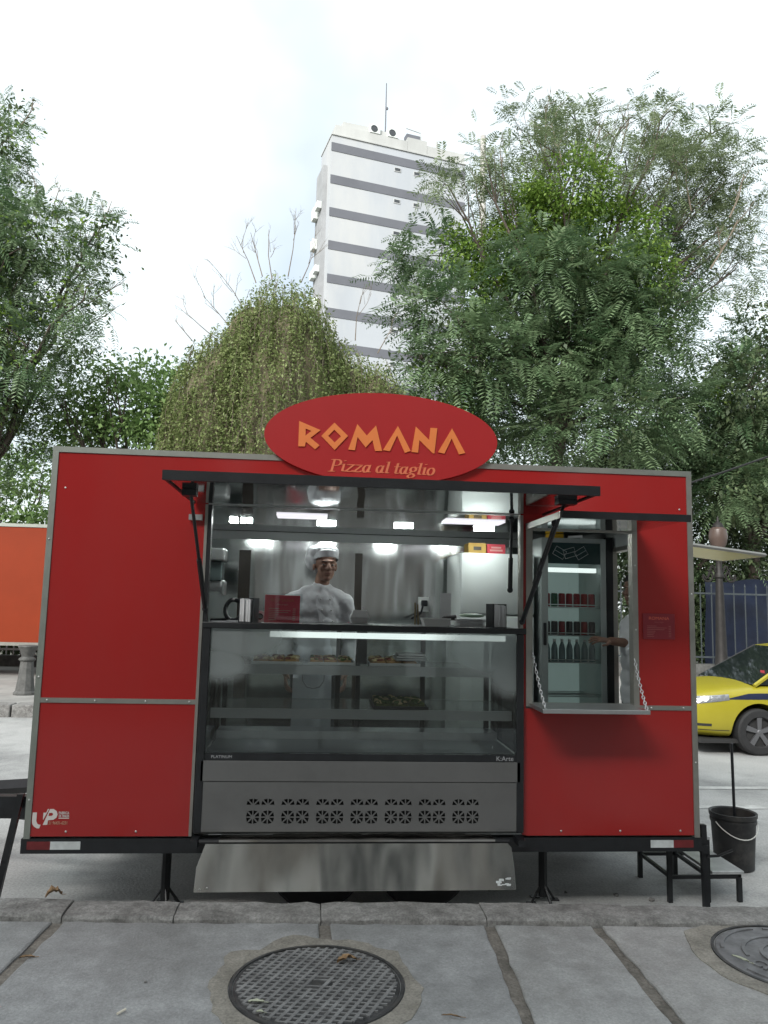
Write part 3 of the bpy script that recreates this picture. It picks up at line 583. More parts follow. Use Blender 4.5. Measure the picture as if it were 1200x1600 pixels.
for i in range(9):
    x, z = 2.37+rs.uniform(-.03, .035), -.187+rs.uniform(-.02, .02); a_, b_ = rs.uniform(.01, .03), rs.uniform(.004, .012); m.prism([[(x, z), (x+a_, z), (x+a_, z+b_), (x, z+b_)]], Matrix.Translation((0, -.062, .412)) @ Matrix.Rotation(R(-18), 4, 'X') @ FRONT(0, -.0062, 0), .0006+.00005*i)
tpart('sticker_residue', m, M_REFLW, sk)

# oval sign
oc = Vector((1.726, -.02, 2.4985)); ra, rb = .634, .25
m = MB(); m.prism([[(ra*math.cos(2*math.pi*i/96), rb*math.sin(2*math.pi*i/96)) for i in range(96)]], FRONT(oc.x, -.008, oc.z), .022)
sign = tpart('oval_sign', m, M_REDSIGN); YS = -.030
def zz(px, py): p = at(400+px/3.0769, 610+py/3.0769, 'y', YS); return (p.x, p.z)
GLY = [[[(208, 148), (310, 192), (262, 229), (305, 265), (284, 284), (240, 248), (235, 270), (203, 270)], [(239, 184), (266, 196), (238, 218)]],
       [[(377, 156), (442, 220), (378, 287), (314, 220)], [(377, 190), (409, 222), (378, 251), (347, 220)]],
       [[(487, 163), (532, 218), (577, 170), (606, 292), (572, 292), (560, 240), (527, 275), (488, 225), (475, 289), (443, 285)]],
       [[(682, 172), (743, 292), (715, 301), (678, 218), (643, 293), (610, 288)]],
       [[(768, 175), (832, 240), (838, 181), (871, 183), (857, 304), (850, 304), (785, 240), (779, 300), (747, 297)]],
       [[(942, 184), (1005, 302), (975, 309), (940, 232), (905, 305), (874, 298)]]]
for gl in GLY:
    m = MB(); m.prism([[zz(*p) for p in l][::-1] for l in gl], FRONT(0, YS, 0), .006); m.build('letter', M_LETTER, sign)
def circ(cx, cy, rx, ry, a0=90, a1=450, n=14): return [(cx+rx*math.cos(R(a0+(a1-a0)*i/n)), cy+ry*math.sin(R(a0+(a1-a0)*i/n))) for i in range(n+1)]
PEN = {'P': ([[(.28, 0), (.28, 1.5)], [(.02, 1.5), (.6, 1.5)]+circ(.62, 1.12, .4, .38, 90, -90, 8)+[(.3, .74)], [(0, 0), (.58, 0)]], 1.2),
       'i': ([[(.02, .93), (.2, .97), (.2, .12), (.42, .08)], [(.21, 1.36), (.23, 1.40)]], .52), 'z': ([[(.08, .92), (.72, .92), (.06, .08), (.68, .06), (.78, .2)]], .88),
       'a': ([circ(.38, .5, .3, .46, 60, 300, 10)+[(.62, .5)], [(.68, .97), (.64, .14), (.86, .1)]], .98), 'l': ([[(.02, 1.46), (.2, 1.5), (.2, .12), (.42, .08)]], .52),
       't': ([[(.22, 1.35), (.2, .15), (.34, .05), (.52, .14)], [(.0, .93), (.5, .93)]], .60), 'o': ([circ(.4, .5, .33, .47)], .88), ' ': ([], .45),
       'g': ([circ(.42, .68, .3, .3), [(.28, .4), (.14, .22), (.55, .08), (.7, -.12), (.55, -.36), (.25, -.42), (.02, -.3), (.05, -.1), (.28, .06)], [(.62, .9), (.88, .95)]], .92)}
x0, z0 = zz(345, 388); x1_, z1_ = zz(852, 410); tot = sum(PEN[c][1] for c in 'Pizza al taglio'); ux = (x1_-x0)/tot; uz = 38/3.0769*4.05/1200*1.03
cur = 0.; lay = 0; sl = (z1_-z0)/(x1_-x0)
for c in 'Pizza al taglio':
    strokes, adv = PEN[c]; m = MB()
    for st in strokes:
        for i in range(len(st)-1):
            nib = [(-.125, -.05), (.125, .0), (.125, .05), (-.125, .0)]
            cand = [Vector((a[0]+nx_, a[1]+nz2)) for a in (st[i], st[i+1]) for nx_, nz2 in nib]
            bm = bmesh.new(); vv = [bm.verts.new((q.x, q.y, 0)) for q in cand]; from mathutils.geometry import convex_hull_2d
            bm.free(); hull = [cand[k] for k in convex_hull_2d(cand)]
            pl = [(x0+(cur+q.x+.10+q.y*.22)*ux, z0+(cur+q.x)*ux*sl+q.y*uz) for q in hull]
            lay += 1; m.prism([pl], FRONT(0, YS, 0), .002+.00006*(lay % 23))
    cur += adv
    if m.v: m.build('letter', M_SCRIPT, sign)
# builder's logo
def lz(px, py): p = at(30+px/10.91, 1240+py/10.91, 'y', -.001); return (p.x, p.z)
lg = [[(232, 322), (302, 322), (292, 470), (310, 515), (335, 530), (365, 530), (340, 592), (300, 592), (250, 560), (222, 515), (218, 455)],
      [(415, 325), (462, 325), (490, 262), (512, 262), (405, 450)],
      [(525, 265), (585, 262), (640, 300), (655, 355), (635, 410), (585, 445), (490, 455), (480, 530), (400, 535)]]
m = MB(); m.prism([[lz(*p) for p in lg[0]][::-1]], FRONT(0, -.0005, 0), .0012); m.prism([[lz(*p) for p in lg[1]][::-1]], FRONT(0, -.0005, 0), .0012)
m.prism([[lz(*p) for p in lg[2]][::-1], [lz(*p) for p in [(512, 330), (560, 325), (582, 350), (560, 378), (497, 382)]][::-1]], FRONT(0, -.0005, 0), .0012); tpart('logo_decal', m, M_WLOGO)
a = lz(672, 348); link('decal_text', text_mesh('FABRICA', .0165, FRONT(a[0], -.0012, a[1]), M_WLOGO, sx=.78, offset=.0003), tr)
a = lz(672, 400); link('decal_text', text_mesh('DE TRAILER', .0165, FRONT(a[0], -.0012, a[1]), M_WLOGO, sx=.58, offset=.0003), tr)
a = lz(498, 525); link('decal_text', text_mesh('21 96431-6231', .021, FRONT(a[0], -.0012, a[1]), mk('tan_decal', (.45, .25, .16), .6), sx=.72, offset=.0003), tr)
a = lz(670, 426); b_ = lz(850, 412); m = MB(); m.box(a[0], b_[0], -.0015, -.0005, a[1], b_[1]); tpart('decal_line', m, M_WLOGO)
# overhead cable at the right end of the roof
m = MB(); pts = [Vector((3.49, .2, 2.33)).lerp(Vector((7.5, .6, 4.2)), t)-Vector((0, 0, .5*t*(1-t))) for t in np.linspace(0, 1, 14)]; m.tube(pts, .006, 6)
tag(m.build('power_cable', M_UNDER), 'thin dark power cable rising to the right from the trailer roof corner', 'cable')

# menu cards
def menu_print(M, wd, h, par, ink=None):
    """lettering on a card whose lower left corner is M's origin"""
    link('lettering', text_mesh('ROMANA', h*.17, M @ Matrix.Translation((wd*.5, h*.76, .0012)), mk('menu_title', (.70, .13, .08), .6), .0004, 'CENTER', sx=1.15), par)
    link('lettering', text_mesh('Pizza al taglio', h*.07, M @ Matrix.Translation((wd*.5, h*.64, .0012)), ink or M_MENUT, .0004, 'CENTER', shear=.25), par)
    m = MB()
    for i, f in enumerate((.30, .62, .55, .26, .24, .20, .22)):
        y = h*(.50-.068*i); m.prism([[(wd*.12, y), (wd*(.12+f), y), (wd*(.12+f), y+h*.022), (wd*.12, y+h*.022)]], M @ Matrix.Translation((0, 0, .001)), .0004)
        m.prism([[(wd*.80, y), (wd*.88, y), (wd*.88, y+h*.022), (wd*.80, y+h*.022)]], M @ Matrix.Translation((0, 0, .001)), .0004)
    m.build('price_lines', ink or M_MENUT, par)
wmn = thing('wall_menu', 'red menu card fixed to the red wall right of the drinks window', 'menu card', (3.18, 0, 1.45))
m = MB(); m.box(3.182, 3.362, -.004, -.001, 1.452, 1.59); m.build('card', mk('wall_menu_red', (.22, .014, .024), .3, coat=.3), wmn); menu_print(FRONT(3.182, -.0035, 1.452), .18, .138, wmn, mk('faded_print', (.34, .09, .085), .6))

# ================================================================== DISPLAY CASE
dc = thing('display_case', 'black framed glass display case with grey vented base in the serving hatch', 'display case', (1.665, .3, ZF))
DX0, DX1, DYF, DYB = .822, 2.512, -.03, .60
def dpart(name, mb, mat, parent=dc, smooth=False): return mb.build(name, mat, parent, smooth)
for x0, x1 in ((DX0, .862), (2.474, DX1)):
    m = MB(); m.bbox(x0, x1, DYF, .02, .445, 1.462, .003); dpart('front_post', m, M_BLACK)
    m = MB(); m.box(x0+.004, x1-.004, DYB-.04, DYB, ZF, 1.462); dpart('rear_post', m, M_BLACK)
m = MB(); m.bbox(DX0-.004, DX1+.012, DYF-.006, .012, 1.463, 1.494, .004); dpart('top_rail', m, M_BLACK)
m = MB(); m.box(DX0, DX1, .012, DYB, 1.474, 1.490); top = dpart('counter_top', m, M_BLACK)
m = MB(); m.box(DX0, DX1, DYB-.03, DYB-.002, 1.44, 1.473); dpart('rear_rail', m, M_BLACK)
m = MB(); m.box(.862, 2.474, DYF+.006, .012, .800, .834); br = dpart('bottom_rail', m, M_BLACK)
m = MB(); m.box(.863, 2.473, DYF+.012, DYF+.018, .835, 1.462); dpart('front_glass', m, M_GLASS)
for x in (.845, 2.485):
    m = MB(); m.box(x, x+.005, .021, DYB-.041, .835, 1.44); dpart('side_glass', m, M_PANE)
for (xa, xb) in ((.862, 1.64), (1.66, 2.474)):
    m = MB(); y = DYB-.02 if xa < 1 else DYB-.032; m.box(xa, xb, y, y+.004, .84, 1.439); dpart('sliding_door', m, M_PANE)
for x in (.87, 1.53, 1.65, 2.04, 2.43):
    m = MB(); m.box(x, x+.028, DYB-.038, DYB-.014, .836, 1.439); dpart('door_stile', m, M_BLACK)
m = MB(); m.box(1.628, 1.682, .10, .16, 1.284, 1.459); dpart('centre_post', m, M_BLACKP)
m = MB(); m.box(1.16, 2.44, .085, .125, 1.418, 1.448); dpart('light_strip', m, M_LEDS)
m = MB(); m.box(1.09, 1.135, .0840, .0846, 1.424, 1.44); dpart('price_sticker', m, mk('green_sticker', (.42, .55, .20), .6), dc)
for (yf, z0_, z1_, name) in ((.115, 1.262, 1.270, 'shelf'), (.055, 1.040, 1.048, 'shelf')):
    m = MB(); m.box(.872, 2.466, yf, .53, z0_, z1_); s_ = dpart('shelf', m, M_SHELFG)
    m = MB(); m.box(.872, 2.466, yf-.012, yf-.0005, z1_-.048, z1_+.002); dpart('shelf_edge', m, M_SHELFE, s_)
m = MB(); m.box(.866, 2.47, .02, .56, .80, .836); dpart('case_deck', m, mk('deck_sheet', (.30, .33, .34), .3, .6))
m = MB(); m.box(.866, 2.47, .40, .56, .836, .88); dpart('air_duct', m, M_STEELS)
# grey base with cut vents
m = MB(); m.box(.850, 2.490, DYF+.004, DYF+.008, .452, .695); base_me = m.mesh('base', M_GREY)
cut = MB()
def wedge(cx, cz, r, a0, a1): cut.prism([[(cx+r*.16*math.cos(R((a0+a1)/2)), cz+r*.16*math.sin(R((a0+a1)/2))), (cx+r*math.cos(R(a0)), cz+r*math.sin(R(a0))), (cx+r*1.08*math.cos(R((a0+a1)/2)), cz+r*1.08*math.sin(R((a0+a1)/2))), (cx+r*math.cos(R(a1)), cz+r*math.sin(R(a1)))]], FRONT(0, DYF+.03, 0), .06)
for gx in range(7):
    for k in (0, 1):
        cx = 1.117+gx*.1753+k*.074
        for (cz, quads) in ((.523, ((1, 1), (-1, 1), (-1, -1), (1, -1))), (.580, ((1, 1), (-1, 1)))):
            for sx, sz in quads:
                g_, e_ = .003, .033
                for tri in (((g_+.005, g_), (e_, g_), (e_*.86, e_*.72)), ((g_, g_+.005), (g_, e_), (e_*.72, e_*.86))):
                    q = [(cx+sx*a, cz+sz*b) for a, b in tri]; ar = (q[1][0]-q[0][0])*(q[2][1]-q[0][1])-(q[2][0]-q[0][0])*(q[1][1]-q[0][1])
                    cut.prism([q if ar > 0 else q[::-1]], FRONT(0, DYF+.03, 0), .06)
co = cut.build('cutter', M_DARK); bmesh_ok = True
bo = bpy.data.objects.new('tmpb', base_me); col.objects.link(bo); md = bo.modifiers.new('b', 'BOOLEAN'); md.operation = 'DIFFERENCE'; md.object = co; md.solver = 'EXACT'
bm2 = evald(bo); bpy.data.objects.remove(bo); bpy.data.objects.remove(co); bm2.materials.clear(); bm2.materials.append(M_GREY)
bm2.polygons.foreach_set('material_index', [0]*len(bm2.polygons))
link('vented_base_panel', bm2, dc)
m = MB(); m.box(.86, 2.48, DYF+.05, DYF+.06, .455, .69); dpart('vent_backing', m, M_DARK)
m = MB(); m.bbox(.846, 2.494, DYF, DYF+.006, .698, .799, .002); dpart('upper_base_panel', m, M_GREY)
m = MB(); m.box(.864, 2.476, DYF+.061, DYB-.05, ZF+.002, .79); dpart('compressor_housing', m, M_DARK)
link('lettering', text_mesh('PLATINUM', .020, FRONT(.895, DYF+.0055, .811), M_GRAYTXT, .0006, sx=1.1), br)
link('lettering', text_mesh('K:Arte', .034, FRONT(2.365, DYF+.0055, .806), M_GRAYTXT, .0006), br)
# pizza trays in the case
def pizza(x0, x1, y0, y1, z, label, tops, crust=M_CRUST, seed=0, pan=M_STEELS):
    r = random.Random(seed); t = thing('pizza_tray', label, 'pizza tray', ((x0+x1)/2, (y0+y1)/2, z), 'pizza trays in the display case')
    m = MB(); m.box(x0, x1, y0, y1, z, z+.004)
    for a in ((x0, x0+.006, y0, y1), (x1-.006, x1, y0, y1), (x0+.006, x1-.006, y0, y0+.006), (x0+.006, x1-.006, y1-.006, y1)): m.box(a[0], a[1], a[2], a[3], z+.004, z+.016)
    m.build('pan', pan, t)
    nx = 3
    for i in range(nx):
        xa = x0+.012+(x1-x0-.024)*i/nx; xb = x0+.012+(x1-x0-.024)*(i+1)/nx-.006
        m = MB(); m.bbox(xa, xb, y0+.012, y1-.012, z+.0045, z+.026, .006); s_ = m.build('pizza_slice', crust, t, True)
        for mt, nm in tops:
            m = MB()
            for q in range(16):
                cx, cy = r.uniform(xa+.01, xb-.01), r.uniform(y0+.02, y1-.02); s = r.uniform(.007, .016)
                m.ell((cx, cy, z+.027+r.uniform(0, .006)), (s*1.3, s, s*.55), 7, 5, M=Matrix.Rotation(r.uniform(0, 3), 4, 'Z'))
            tag(m.build(nm, mt, s_, True), kind='stuff')
    return t
pizza(1.06, 1.335, .14, .44, 1.2705, 'tray of dark topped pizza slices at left on the upper shelf', [(M_TOPR, 'topping'), (M_CHEESE, 'cheese')], seed=1)
pizza(1.365, 1.62, .14, .44, 1.2705, 'tray of pale cheesy pizza slices mid upper shelf, behind the white apron', [(M_CHEESE, 'cheese'), (M_TOPR, 'topping'), (M_TOPG, 'herbs')], seed=2)
pizza(1.70, 1.98, .14, .44, 1.2705, 'tray with pizza and foil right of the case centre post', [(M_CHEESE, 'cheese'), (M_TOPR, 'topping')], seed=3)
pizza(1.725, 2.02, .08, .42, 1.0485, 'black tray of green herb pizza on the middle shelf', [(M_TOPG, 'herbs'), (M_CHEESE, 'cheese'), (M_TOPG, 'herbs')], crust=mk('green_crust', (.10, .12, .035), .8, var=.4, vscale=40), seed=4, pan=M_BLACKP)
for k in range(3):
    m = MB(); m.bbox(1.84+.008*k, 2.02-.006*k, .12+.01*k, .30, 1.302+.013*k, 1.313+.013*k, .004); tag(m.build('foil_tray', M_STEELS), 'flat silver foil tray, %s of the stack in the case' % ('bottom', 'middle', 'top')[k], 'foil tray', 'foil trays in the case')

# ================================================================== THINGS ON THE COUNTER
CT = 1.490
st = thing('menu_stand', 'red menu card in a clear stand on the counter', 'menu stand', (1.22, .10, CT))
Mm = Matrix.Translation((1.125, .085, CT+.004)) @ Matrix.Rotation(R(-10), 4, 'X') @ Matrix.Rotation(R(3), 4, 'Z') @ FRONT(0, 0, 0)
m = MB(); m.prism([[(0, 0), (.188, 0), (.188, .15), (0, .15)]], Mm, .002); m.build('card', M_MENU, st); menu_print(Mm @ Matrix.Translation((0, 0, .0015)), .188, .15, st)
m = MB(); m.prism([[(-.012, -.008), (.20, -.008), (.20, .158), (-.012, .158)]], Mm @ Matrix.Translation((0, 0, .005)), .002); m.build('front_sheet', M_ACRYL, st)
m = MB(); m.box(1.113, 1.325, .06, .15, CT+.0005, CT+.004); m.build('foot', M_PAPER, st)
def napkins(x, y, rz, label):
    t = thing('napkin_holder', label, 'napkin holder', (x, y, CT), 'napkin holders on the counter'); Mx = Matrix.Translation((x, y, CT)) @ Matrix.Rotation(rz, 4, 'Z')
    m = MB()
    for (a, b) in ((-.040, -.034), (.034, .040)): m.box(a, b, -.05, .05, .0005, .132, M=Mx)
    m.box(-.034, .034, .044, .05, .0005, .132, M=Mx); m.box(-.034, .034, -.05, .044, .0005, .006, M=Mx); m.build('holder', M_BLACKP, t)
    m = MB(); r = random.Random(5)
    for k in range(9): m.box(-.031+.0068*k, -.0258+.0068*k, -.058+r.uniform(-.006, .006), .042, .0065, .124+r.uniform(-.004, .005), M=Mx)
    m.build('napkins', M_PAPER, t)
napkins(1.040, .12, R(-14), 'black napkin holder with white napkins left of the menu stand')
napkins(2.395, .12, R(10), 'black napkin holder with white napkins at the right counter end')
# black cable coil / headset lying by the left holder
m = MB(); c = Vector((.955, .16, CT+.065)); m.tube([c+Vector((.045*math.cos(a), .012*math.sin(3*a), .056*math.sin(a))) for a in np.linspace(0, 2*math.pi, 22)], .012, 8); m.tube([c+Vector((-.03, 0, -.05)), c+Vector((-.12, .02, -.055)), c+Vector((-.13, .08, -.06))], .007, 6)
tag(m.build('cable_coil', M_BLACKP, None, True), 'black coiled cable standing behind the left napkin holder', 'cable')
m = MB(); m.box(.85, .93, .03, .12, CT+.0005, CT+.008); m.box(.93, .99, .05, .10, CT+.0005, CT+.012); tag(m.build('order_pad', mk('pad_grey', (.35, .36, .38), .6)), 'flat grey order pad at the left end of the counter', 'order pad')
t = thing('cup_roll', 'white ring shaped tape roll between napkin holder and menu stand', 'tape roll', (1.09, .2, CT)); m = MB(); M_ = Matrix.Rotation(math.pi/2, 4, 'X')
m.lathe([(.018, -.012), (.032, -.012), (.032, .012), (.018, .012), (.018, -.012)], (1.095, .21, CT+.033), 24, M=M_, cap=False); m.build('roll', M_FOAM, t, True); m = MB(); m.lathe([(.011, -.010), (.0178, -.010), (.0178, .010), (.011, .010), (.011, -.010)], (1.095, .21, CT+.033), 20, M=M_, cap=False); m.build('core', M_BROWN, t, True)
def clamshell(x, y, label):
    t = thing('foam_box', label, 'foam box', (x, y, CT)); m = MB()
    def fr(x0, x1, y0, y1, z0, z1, k):
        vs = [(x0+k, y0+k, z0), (x1-k, y0+k, z0), (x1-k, y1-k, z0), (x0+k, y1-k, z0), (x0, y0, z1), (x1, y0, z1), (x1, y1, z1), (x0, y1, z1)]
        return vs, [(0, 3, 2, 1), (4, 5, 6, 7), (0, 1, 5, 4), (1, 2, 6, 5), (2, 3, 7, 6), (3, 0, 4, 7)]
    m.add(*fr(x-.055, x+.055, y-.05, y+.05, CT+.001, CT+.034, .012)); m.build('base', M_FOAM, t)
    m = MB(); m.add(*fr(x-.055, x+.055, y-.05, y+.05, CT+.078, CT+.036, .018)); m.build('lid', M_FOAM, t)
clamshell(1.66, .50, 'white foam takeaway box just right of the chef')
t = thing('foam_bowl', 'white foam tray open on the counter left of the paper stack', 'foam tray', (2.07, .2, CT)); m = MB()
r0 = [(1.99, .14), (2.14, .14), (2.14, .26), (1.99, .26)]; vs = [(x+(.012 if x < 2.05 else -.012), y+(.012 if y < .2 else -.012), CT+.001) for x, y in r0]+[(x, y, CT+.045) for x, y in r0]+[(x+(.008 if x < 2.05 else -.008), y+(.008 if y < .2 else -.008), CT+.045) for x, y in r0]+[(x+(.018 if x < 2.05 else -.018), y+(.018 if y < .2 else -.018), CT+.006) for x, y in r0]
fs = [(3, 2, 1, 0), (12, 13, 14, 15)]
for k in range(4):
    j = (k+1) % 4; fs += [(k, j, 4+j, 4+k), (4+k, 4+j, 8+j, 8+k), (8+k, 8+j, 12+j, 12+k)]
m.add(vs, fs); m.build('tray_shell', M_FOAM, t); m = MB(); m.box(1.985, 2.145, .134, .14, CT+.039, CT+.046); m.build('rim', M_FOAM, t)
m = MB(); rs = random.Random(9)
n = 22; sh = []
for k in range(6):
    m.bbox(2.20+rs.uniform(-.01, .01), 2.36+rs.uniform(-.01, .01), .20, .36+rs.uniform(-.02, .02), CT+.001+.0075*k, CT+.0075*k+.007, .002)
tag(m.build('paper_stack', M_PAPER), 'loose stack of white wrapped paper beside the right napkin holder', 'paper stack')
m = MB(); m.ell((2.29, .28, CT+.064), (.075, .05, .012), 20, 8); tag(m.build('green_plate', mk('pale_green_plastic', (.34, .46, .34), .4), None, True), 'pale green oval plate on top of the paper stack', 'plate')
m = MB(); m.bbox(2.13, 2.195, .42, .425, CT+.001, CT+.19, .001); tag(m.build('paper_bag', M_PAPER), 'tall white paper sheet standing before the white fridge', 'paper sheet')
m = MB(); m.tube([(2.09, .26, CT+.02), (2.13, .28, CT+.045), (2.20, .30, CT+.05)], [.006, .012, .016], 8); tag(m.build('knife', mk('handle_dark', (.06, .05, .05), .5), None, True), 'dark handled utensil lying over the foam tray', 'utensil')
m = MB(); m.tube([(1.99, .48, CT), (1.992, .5, CT+.13)], .005, 6); m.tube([(2.01, .48, CT), (2.006, .5, CT+.12)], .005, 6); tag(m.build('wooden_tongs', mk('bamboo', (.20, .15, .07), .7)), 'pair of thin wooden sticks standing behind the foam tray', 'tongs')
# outlet on back wall
t = thing('wall_outlet', 'white wall outlet with black plug on the steel back wall', 'outlet', (2.20, 1.70, 1.58)); m = MB(); m.bbox(2.17, 2.25, 1.69, 1.704, 1.56, 1.67, .003); m.build('plate', M_FOAM, t); m = MB(); m.bbox(2.19, 2.235, 1.64, 1.69, 1.60, 1.645, .008); m.tube([(2.2, 1.66, 1.6), (2.18, 1.6, 1.55), (2.1, 1.5, 1.51)], .008, 6); m.build('plug', M_BLACKP, t)
# coffee grinder / dispenser at the left inside
t = thing('towel_dispenser', 'clear and grey paper towel dispenser on the left wall of the trailer', 'dispenser', (.60, 1.0, 1.62))
m = MB(); m.bbox(.63, .80, .95, 1.12, 1.86, 1.945, .012); m.build('cap', M_STEELS, t); m = MB(); m.bbox(.645, .785, .97, 1.10, 1.73, 1.858, .008); m.build('body', mk('smoky_plastic', (.10, .13, .13), .15), t)
m = MB(); m.tube([(.635, 1.03, 1.70), (.80, 1.03, 1.70)], .038, 18); m.build('paper_roll', M_PAPER, t, True); m = MB(); m.bbox(.63, .645, .96, 1.10, 1.64, 1.73, .004); m.build('bracket', M_STEELS, t); m = MB(); m.bbox(.79, .805, .96, 1.10, 1.64, 1.73, .004); m.build('bracket', M_STEELS, t)
m = MB(); m.box(.05, .63, 1.0, 1.06, 1.88, 1.91); m.build('wall_arm', M_STEELS, t)

# ================================================================== FRIDGE, BOXES, COOLER
fx0, fx1, fy0, fy1 = 2.372, 2.885, 1.06, 1.62
t = thing('white_fridge', 'tall white two door fridge against the back wall', 'fridge', (2.63, 1.34, ZF))
m = MB(); m.bbox(fx0, fx1, fy0+.05, fy1, ZF+.02, 1.972, .012); m.build('cabinet', M_WHITE, t, True)
for z0_, z1_ in ((ZF+.06, 1.548), (1.556, 1.970)):
    m = MB(); m.bbox(fx0+.002, fx1-.002, fy0, fy0+.046, z0_, z1_, .012); d_ = m.build('door', M_WHITE, t, True)
    m = MB(); m.bbox(fx1-.06, fx1-.03, fy0-.03, fy0-.001, (z1_-.18 if z1_ < 1.6 else z0_+.05), (z1_-.04 if z1_ < 1.6 else z0_+.17), .006); m.build('handle', M_WHITE, d_)
m = MB(); m.bbox(2.44, 2.565, 1.14, 1.30, 1.973, 2.045, .003); o = tag(m.build('kraft_carton', M_CARD), 'yellow brown carton on top of the white fridge', 'carton'); m = MB(); m.box(2.475, 2.53, 1.1388, 1.1398, 1.995, 2.02); m.build('printed_mark', M_BROWN, o)
m = MB(); m.bbox(2.572, 2.70, 1.14, 1.30, 1.973, 2.04, .003); o = tag(m.build('red_carton', M_CARDR), 'pinkish red carton beside the brown one on the fridge', 'carton'); m = MB(); m.box(2.59, 2.68, 1.1388, 1.1398, 1.99, 2.003); m.box(2.60, 2.67, 1.1388, 1.1398, 2.01, 2.022); m.build('printed_mark', mk('pink_print', (.6, .3, .28), .7), o)
cx0, cx1, cy0, cy1, cz1 = 2.915, 3.365, 1.0, 1.50, 2.085
t = thing('drinks_cooler', 'grey glass door drinks cooler full of cans behind the small window', 'drinks cooler', (3.14, 1.25, ZF))
M_COOL = mk('cooler_grey', (.38, .42, .41), .4, .3)
m = MB(); b_ = .03
m.box(cx0, cx0+b_, cy0+.04, cy1, ZF+.02, cz1); m.box(cx1-b_, cx1, cy0+.04, cy1, ZF+.02, cz1); m.box(cx0+b_, cx1-b_, cy1-b_, cy1, ZF+.02, cz1); m.box(cx0+b_, cx1-b_, cy0+.04, cy1-b_, cz1-b_, cz1); m.box(cx0+b_, cx1-b_, cy0+.04, cy1-b_, ZF+.02, .62); m.build('cabinet', M_COOL, t)
m = MB(); m.box(cx0+b_+.001, cx1-b_-.001, cy1-b_-.006, cy1-b_-.001, .622, cz1-b_-.001); m.build('liner', M_COOLIN, t)
m = MB(); m.box(cx0+.05, cx1-.05, cy0+.05, cy0+.09, cz1-b_-.20, cz1-b_-.17); m.build('lamp', M_LEDS, t)
m = MB(); dx = .045
m.box(cx0, cx0+dx, cy0, cy0+.036, .60, cz1); m.box(cx1-dx*.8, cx1, cy0, cy0+.036, .60, cz1); m.box(cx0+dx, cx1-dx*.8, cy0, cy0+.036, cz1-.03, cz1); m.box(cx0+dx, cx1-dx*.8, cy0, cy0+.036, .60, .64); dr = m.build('door_frame', M_COOL, t)
m = MB(); m.box(cx0+dx, cx1-dx*.8, cy0+.014, cy0+.02, .64, cz1-.175); m.build('door_glass', M_PANE, dr)
m = MB(); m.box(cx0+dx, cx1-dx*.8, cy0+.012, cy0+.022, cz1-.174, cz1-.031); hd = m.build('header_panel', M_COOLH, dr)
rs = random.Random(3); m = MB()                       # chalk-like outlines of tilted crates on the header
for (ox, a) in ((.10, -.5), (.17, .3), (.25, .55)):
    q = [(-.04, -.03), (.04, -.03), (.04, .03), (-.04, .03)]; ca, sa = math.cos(a), math.sin(a); q = [(cx0+ox+.03+x*ca-y*sa, cz1-.10+x*sa+y*ca) for x, y in q]
    m.tube([(x, cy0+.0105, z) for x, z in q+q[:1]], .0016, 4); m.tube([((q[0][0]+q[3][0])/2, cy0+.0105, (q[0][1]+q[3][1])/2), ((q[1][0]+q[2][0])/2, cy0+.0105, (q[1][1]+q[2][1])/2)], .0012, 4)
m.build('header_print', M_REFLW, hd)
m = MB(); m.bbox(cx0+.010, cx0+.030, cy0-.022, cy0-.001, 1.36, 1.51, .006); m.build('handle', M_BLACKP, dr)
m = MB(); m.box(cx1+.004, cx1+.05, cy0+.0, cy0+.05, ZF, 2.10); m.build('side_post', M_BLACK, t)
M_WIRE = mk('shelf_wire', (.7, .72, .72), .3, .8)
cans = MB(); cans.lathe([(.021, 0), (.0235, .006), (.0235, .082), (.019, .09)], (0, 0, 0), 14); canm = {k: cans.mesh('can', mt, True) for k, mt in (('r', M_CAN), ('g', M_CANG), ('d', M_CAND))}
ctop = MB(); ctop.lathe([(.019, .0901), (.0185, .093), (.016, .091)], (0, 0, 0), 14); ctm = ctop.mesh('can_lid', M_CANT, True)
bot = MB(); bot.lathe([(.021, 0), (.022, .01), (.022, .085), (.016, .11), (.009, .125), (.009, .14)], (0, 0, 0), 14); botm = bot.mesh('bottle', M_BOT, True)
cpm = MB(); cpm.lathe([(.0105, .133), (.0105, .15)], (0, 0, 0), 10); cpme = cpm.mesh('bottle_cap', M_CANT, True)
sh_z = [1.615, 1.425, 1.245, 1.02, .70]
names = {'r': 'red', 'g': 'green', 'd': 'dark'}
